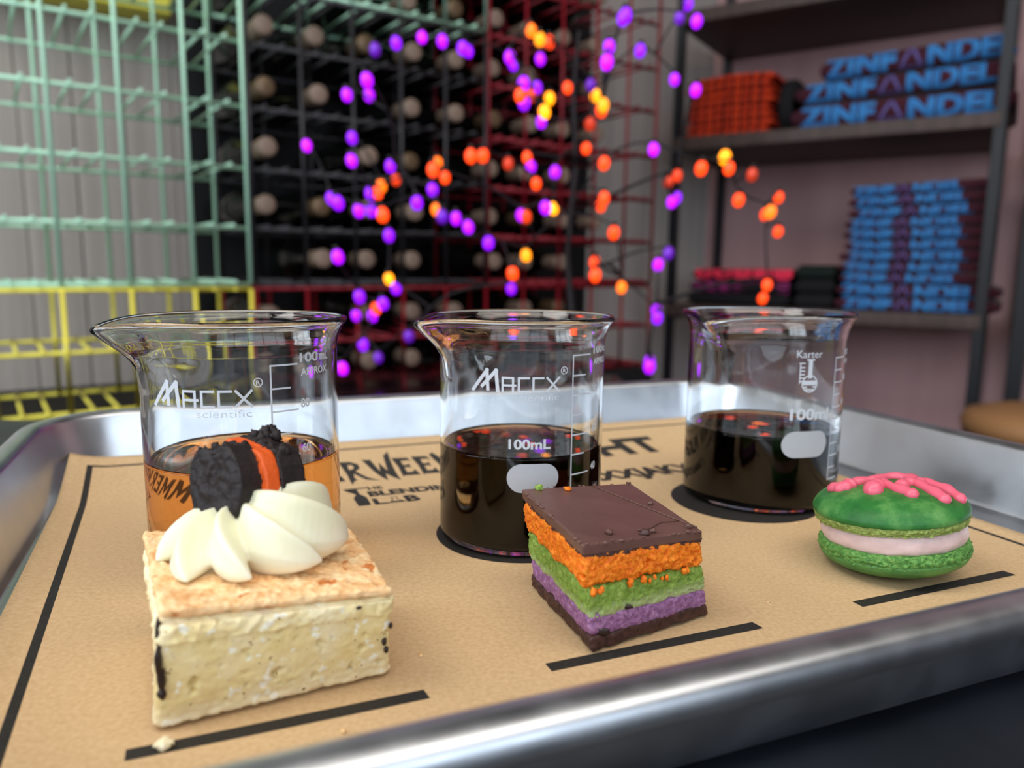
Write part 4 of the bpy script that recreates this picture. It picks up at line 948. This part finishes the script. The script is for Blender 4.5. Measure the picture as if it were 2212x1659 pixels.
M_MAROON = mat('maroon_knit', s2l(74, 20, 36), .9, col2=s2l(56, 12, 28), nscale=60, sheen=.2, bump=.3, bscale=500)
M_LBLUE = mat('sky_blue_print', s2l(58, 138, 204), .8, col2=s2l(46, 116, 182), nscale=40)
M_LILAC = mat('lilac_print', s2l(98, 88, 150), .8)
M_ORK = mat('orange_knit', s2l(222, 66, 20), .9, col2=s2l(150, 34, 12), col3=s2l(205, 56, 18), nscale=34, nz=(1, 1, 1.6), stops=(.40, .66), ndetail=3, bump=.5, bscale=200, bdist=.003)
M_BLKK = mat('black_knit', s2l(18, 16, 20), .9, bump=.2, bscale=300)
M_DGREEN = mat('dark_green_knit', s2l(12, 26, 20), .9)
M_CORAL = mat('coral_print', s2l(246, 50, 84), .8); M_MAG = mat('magenta_print', s2l(150, 40, 110), .8)
def folded(name, label, cat, x0, x1, y0, dep, z0, h, mt, group, tilt=0, seed=0, sag=.004, lift=None):
    """folded garment: rounded front fold, slightly uneven; returns (thing, mapper of front surface)"""
    c = Vector(((x0 + x1) / 2, y0 + dep / 2, z0)); w = x1 - x0
    def rise(x): return tilt * (x - c.x) + (lift(x) if lift else 0)
    V = []; F = []; nx, nc = 18, 16; prof = []
    for k in range(nc + 1):
        a = -PI / 2 + PI * k / nc; prof.append((h / 2 - math.cos(a) * h / 2 * .9, h / 2 + math.sin(a) * h / 2))
    prof = [(dep, 0)] + prof + [(dep, h)]
    for i in range(nx + 1):
        t = i / nx; e = min(1, min(t, 1 - t) * 9 + .45); x = x0 + w * t
        for (d, z) in prof:
            zz = h / 2 + (z - h / 2) * e; n_ = fr(Vector((x * 9, d * 6, z0 * 30 + z * 8)), 1, 2, seed)
            V.append(M_SHELF @ Vector((x, y0 + d + .004 * n_, z0 + zz + rise(x) + sag * .5 * n_ * (z / h))))
    K = len(prof)
    for i in range(nx):
        for k in range(K - 1): F.append((i * K + k, (i + 1) * K + k, (i + 1) * K + k + 1, i * K + k + 1))
        F.append((i * K + K - 1, (i + 1) * K + K - 1, (i + 1) * K, i * K))
    F.append(tuple(range(K))[::-1]); F.append(tuple(nx * K + k for k in range(K)))
    L = M_SHELF @ c; V = [p - L for p in V]
    o = thing(name, label, cat, L, group); pymesh('folded_cloth', V, F, mt, o)
    def surf(x, s):                                   # s: -1..1 round the fold
        a = s * PI / 2 * .8; d = h / 2 - math.cos(a) * h / 2 * .9; z = h / 2 + math.sin(a) * h / 2
        return M_SHELF @ Vector((x, y0 + d - .0022, z0 + z + rise(x))) - L
    return o, surf
def wrap_text(o, surf, s, xa, xb, mt, hh=.72, off=.035, name='printed_lettering', s0=0.0, st=.012):
    bm = text_bm(s, xb - xa, 1.0, off, 1.0, 2)
    for _ in range(5):
        es = [e for e in bm.edges if abs(e.verts[0].co.y - e.verts[1].co.y) > .22]
        if not es: break
        bmesh.ops.subdivide_edges(bm, edges=es, cuts=1); bmesh.ops.triangulate(bm, faces=[f for f in bm.faces if len(f.verts) > 3])
    for v in bm.verts: v.co = surf(xa + v.co.x, (v.co.y - .5) * 2 * hh + s0)
    bmesh.ops.recalc_face_normals(bm, faces=bm.faces[:])
    me = bpy.data.meshes.new(name); bm.to_mesh(me); bm.free(); return link(name, me, o, mt)
def zinf(o, surf, xa, xb, hh, short=False, s0=0.0):
    w = xb - xa
    wrap_text(o, surf, 'ZINF', xa, xa + w * .40, M_LBLUE, hh, .05, s0=s0)
    bm = bmesh.new(); q = xa + w * .42; ww = w * .115
    for a, b in (((0, 0), (.5, 1)), ((.5, 1), (1, 0)), ((1, 0), (0, 0))):
        for i in range(4):
            t0, t1 = i / 4, (i + 1) / 4; A = Vector((a[0] + (b[0] - a[0]) * t0, a[1] + (b[1] - a[1]) * t0)); B = Vector((a[0] + (b[0] - a[0]) * t1, a[1] + (b[1] - a[1]) * t1))
            hz = a[1] == b[1]; dx, dy = (0, .1) if hz else (.085, 0)
            bm.faces.new([bm.verts.new(surf(q + ww * (P_[0] + sx), (max(0, min(1, P_[1] + sy)) - .5) * 2 * hh + s0)) for P_, sx, sy in ((A, -dx, -dy), (B, -dx, -dy), (B, dx, dy), (A, dx, dy))])
    me = bpy.data.meshes.new('printed_triangle'); bm.to_mesh(me); bm.free(); link('printed_triangle', me, o, M_LILAC)
    wrap_text(o, surf, 'NDEL', xa + w * .56, xb, M_LBLUE, hh, .05, s0=s0)
zb = .438
G = 'large folded maroon sweatshirts on the upper shelf'
o, s_ = folded('folded_sweatshirt', 'lowest of the three large maroon sweatshirts with blue lettering on the upper shelf', 'sweatshirt', -.445, .045, .02, .30, zb, .062, M_MAROON, G, 0, 1)
zinf(o, s_, -.425, .02, .62, s0=-.05)
o, s_ = folded('folded_sweatshirt', 'middle one of the three large maroon sweatshirts with blue lettering on the upper shelf', 'sweatshirt', -.44, .035, .03, .29, zb + .068, .050, M_MAROON, G, .02, 2)
zinf(o, s_, -.42, -.0, .8)
o, s_ = folded('folded_sweatshirt', 'top one of the three large maroon sweatshirts with blue lettering on the upper shelf', 'sweatshirt', -.385, .02, .035, .28, zb + .1245, .050, M_MAROON, G, .03, 3)
zinf(o, s_, -.375, .035, .85)
G = 'folded orange and black knits on the upper shelf'
z = zb
for k in range(8):
    lb = ['bottom', 'second from bottom', 'third from bottom', 'fourth from bottom', 'fifth from bottom', 'sixth from bottom', 'second from top', 'top'][k]
    o, s_ = folded('folded_scarf', '%s orange patterned knit in the stack at left of the upper shelf' % lb, 'scarf', -.728 + .004 * (k % 3), -.50 + .006 * ((k * 2) % 3), .015 + .004 * (k % 2), .22, z, .0172, M_ORK, G, 0, 10 + k, lift=lambda x, k=k: .0045 * k * (1 - ((x + .60) / .13) ** 2) * .3)
    for c in range(9):
        xa = -.722 + .024 * c
        bm = bmesh.new(); 
        for s0, s1 in ((-.75, -.1), (-.1, .75)): bm.faces.new([bm.verts.new(s_(x, s)) for x, s in ((xa, s0), (xa + .007, s0), (xa + .006, s1), (xa + .001, s1))])
        me = bpy.data.meshes.new('dark_pattern'); bm.to_mesh(me); bm.free(); link('dark_pattern', me, o, M_BLKK)
    z += .0188
o, _ = folded('folded_scarf', 'rolled black knit between the orange stack and the maroon sweatshirts', 'scarf', -.482, -.448, .03, .2, zb, .142, M_BLKK, None, 0, 31)
# tall stack on the lower shelf
G = 'maroon sweatshirts with sky blue lettering in the tall stack'; z = -.017; N_ = 11
PN = ['bottom', 'second from bottom', 'third from bottom', 'fourth from bottom', 'fifth from bottom', 'middle', 'fifth from top', 'fourth from top', 'third from top', 'second from top', 'top']
for k in range(N_):
    h = .034 if k < 2 else .0272; r5 = random.Random(60 + k); xs = -.305 + r5.uniform(-.004, .006) + (.012 if k > 4 else 0); xe = (.005 if k < 2 else -.028) + r5.uniform(-.006, .006)
    o, s_ = folded('folded_sweatshirt', '%s maroon sweatshirt in the tall sky-blue-lettered stack on the lower shelf' % PN[k], 'sweatshirt', xs, xe + .05, .02 + r5.uniform(-.004, .004), .27, z, h - .0022, M_MAROON, G, .0 + .0035 * max(0, k - 1), 70 + k)
    zinf(o, s_, xs + .008 + r5.uniform(-.006, .012), xe - r5.uniform(-.006, .014), .80 + .08 * r5.random(), s0=r5.uniform(-.18, .12)); z += h
G = 'black tops with coral and magenta print on the lower shelf'; z = -.017
for k, (mt, nm) in enumerate(((M_BLKK, 'bottom plain black'), (M_MAG, 'middle magenta-printed'), (M_CORAL, 'top coral-printed'))):
    o, s_ = folded('folded_shirt', '%s folded shirt at the left end of the lower shelf' % nm, 'shirt', -.70 + .006 * k, -.42, .02, .24, z, .033, M_BLKK, G, 0, 90 + k)
    if k:
        for c in range(7 if k == 1 else 5):
            w_ = .036 if k == 1 else .052; xa = -.692 + c * (w_ + .002) + .006 * k; bm = bmesh.new(); m_ = 6
            pts = []
            for i in range(m_ + 1):
                t = i / m_; top = .95; bot = -.75 if k == 1 else -.9 + 1.0 * abs(math.sin(PI * t)) ** .8 * -1 + .5
                bot = (-.8 + .7 * (2 * t - 1) ** 2 if k == 2 else -.8 + .25 * math.sin(6 * t))
                pts.append((xa + w_ * t * .95, bot, top))
            for (xa_, b0, t0), (xb_, b1_, t1) in zip(pts, pts[1:]):
                for u0, u1 in ((0, .5), (.5, 1)):
                    bm.faces.new([bm.verts.new(s_(xx, ss)) for xx, ss in ((xa_, b0 + (t0 - b0) * u0), (xb_, b1_ + (t1 - b1_) * u0), (xb_, b1_ + (t1 - b1_) * u1), (xa_, b0 + (t0 - b0) * u1))])
            me = bpy.data.meshes.new('printed_motif'); bm.to_mesh(me); bm.free(); link('printed_motif', me, o, mt)
    z += .0335
z = -.017
for k in range(3):
    folded('folded_shirt', '%s folded plain black-green shirt left of the tall blue-lettered stack' % ('bottom', 'middle', 'top')[k], 'shirt', -.406, -.312, .02, .25, z, .037, M_DGREEN if k == 2 else M_BLKK, 'plain dark tops on the lower shelf', 0, 110 + k); z += .0375
# tan stool seat at the right edge
M_TAN = mat('tan_leather', s2l(176, 128, 84), .5)
so = M_SHELF @ Vector((.22, -.25, 0)); 
sp = wpt(2215, 925, 1.45); stool = thing('bar_stool', 'tan padded stool seat at the right edge in front of the shelves', 'stool', (sp.x, sp.y, ZF))
v, f = lathe([(0, 0), (.13, 0), (.15, .012), (.155, .03), (.145, .05), (.10, .062), (0, .066)], 40); sz = sp.z - .025 - ZF
pymesh('seat', [(x.x + .05, x.y, x.z + sz) for x in v], f, M_TAN, stool)
for k in range(4):
    a = PI / 4 + PI / 2 * k; tv, tf = tube([(.05 + .09 * math.cos(a), .09 * math.sin(a), sz + .002), (.05 + .16 * math.cos(a), .16 * math.sin(a), 0)], .010, 8); pymesh('leg', tv, tf, M_POST, stool)
# ------------------------------------------------------------------ lift everything so that the floor is at z = 0
for o in list(SC.objects):
    if o.parent is None and o.type != 'CAMERA': o.location.z += FZ
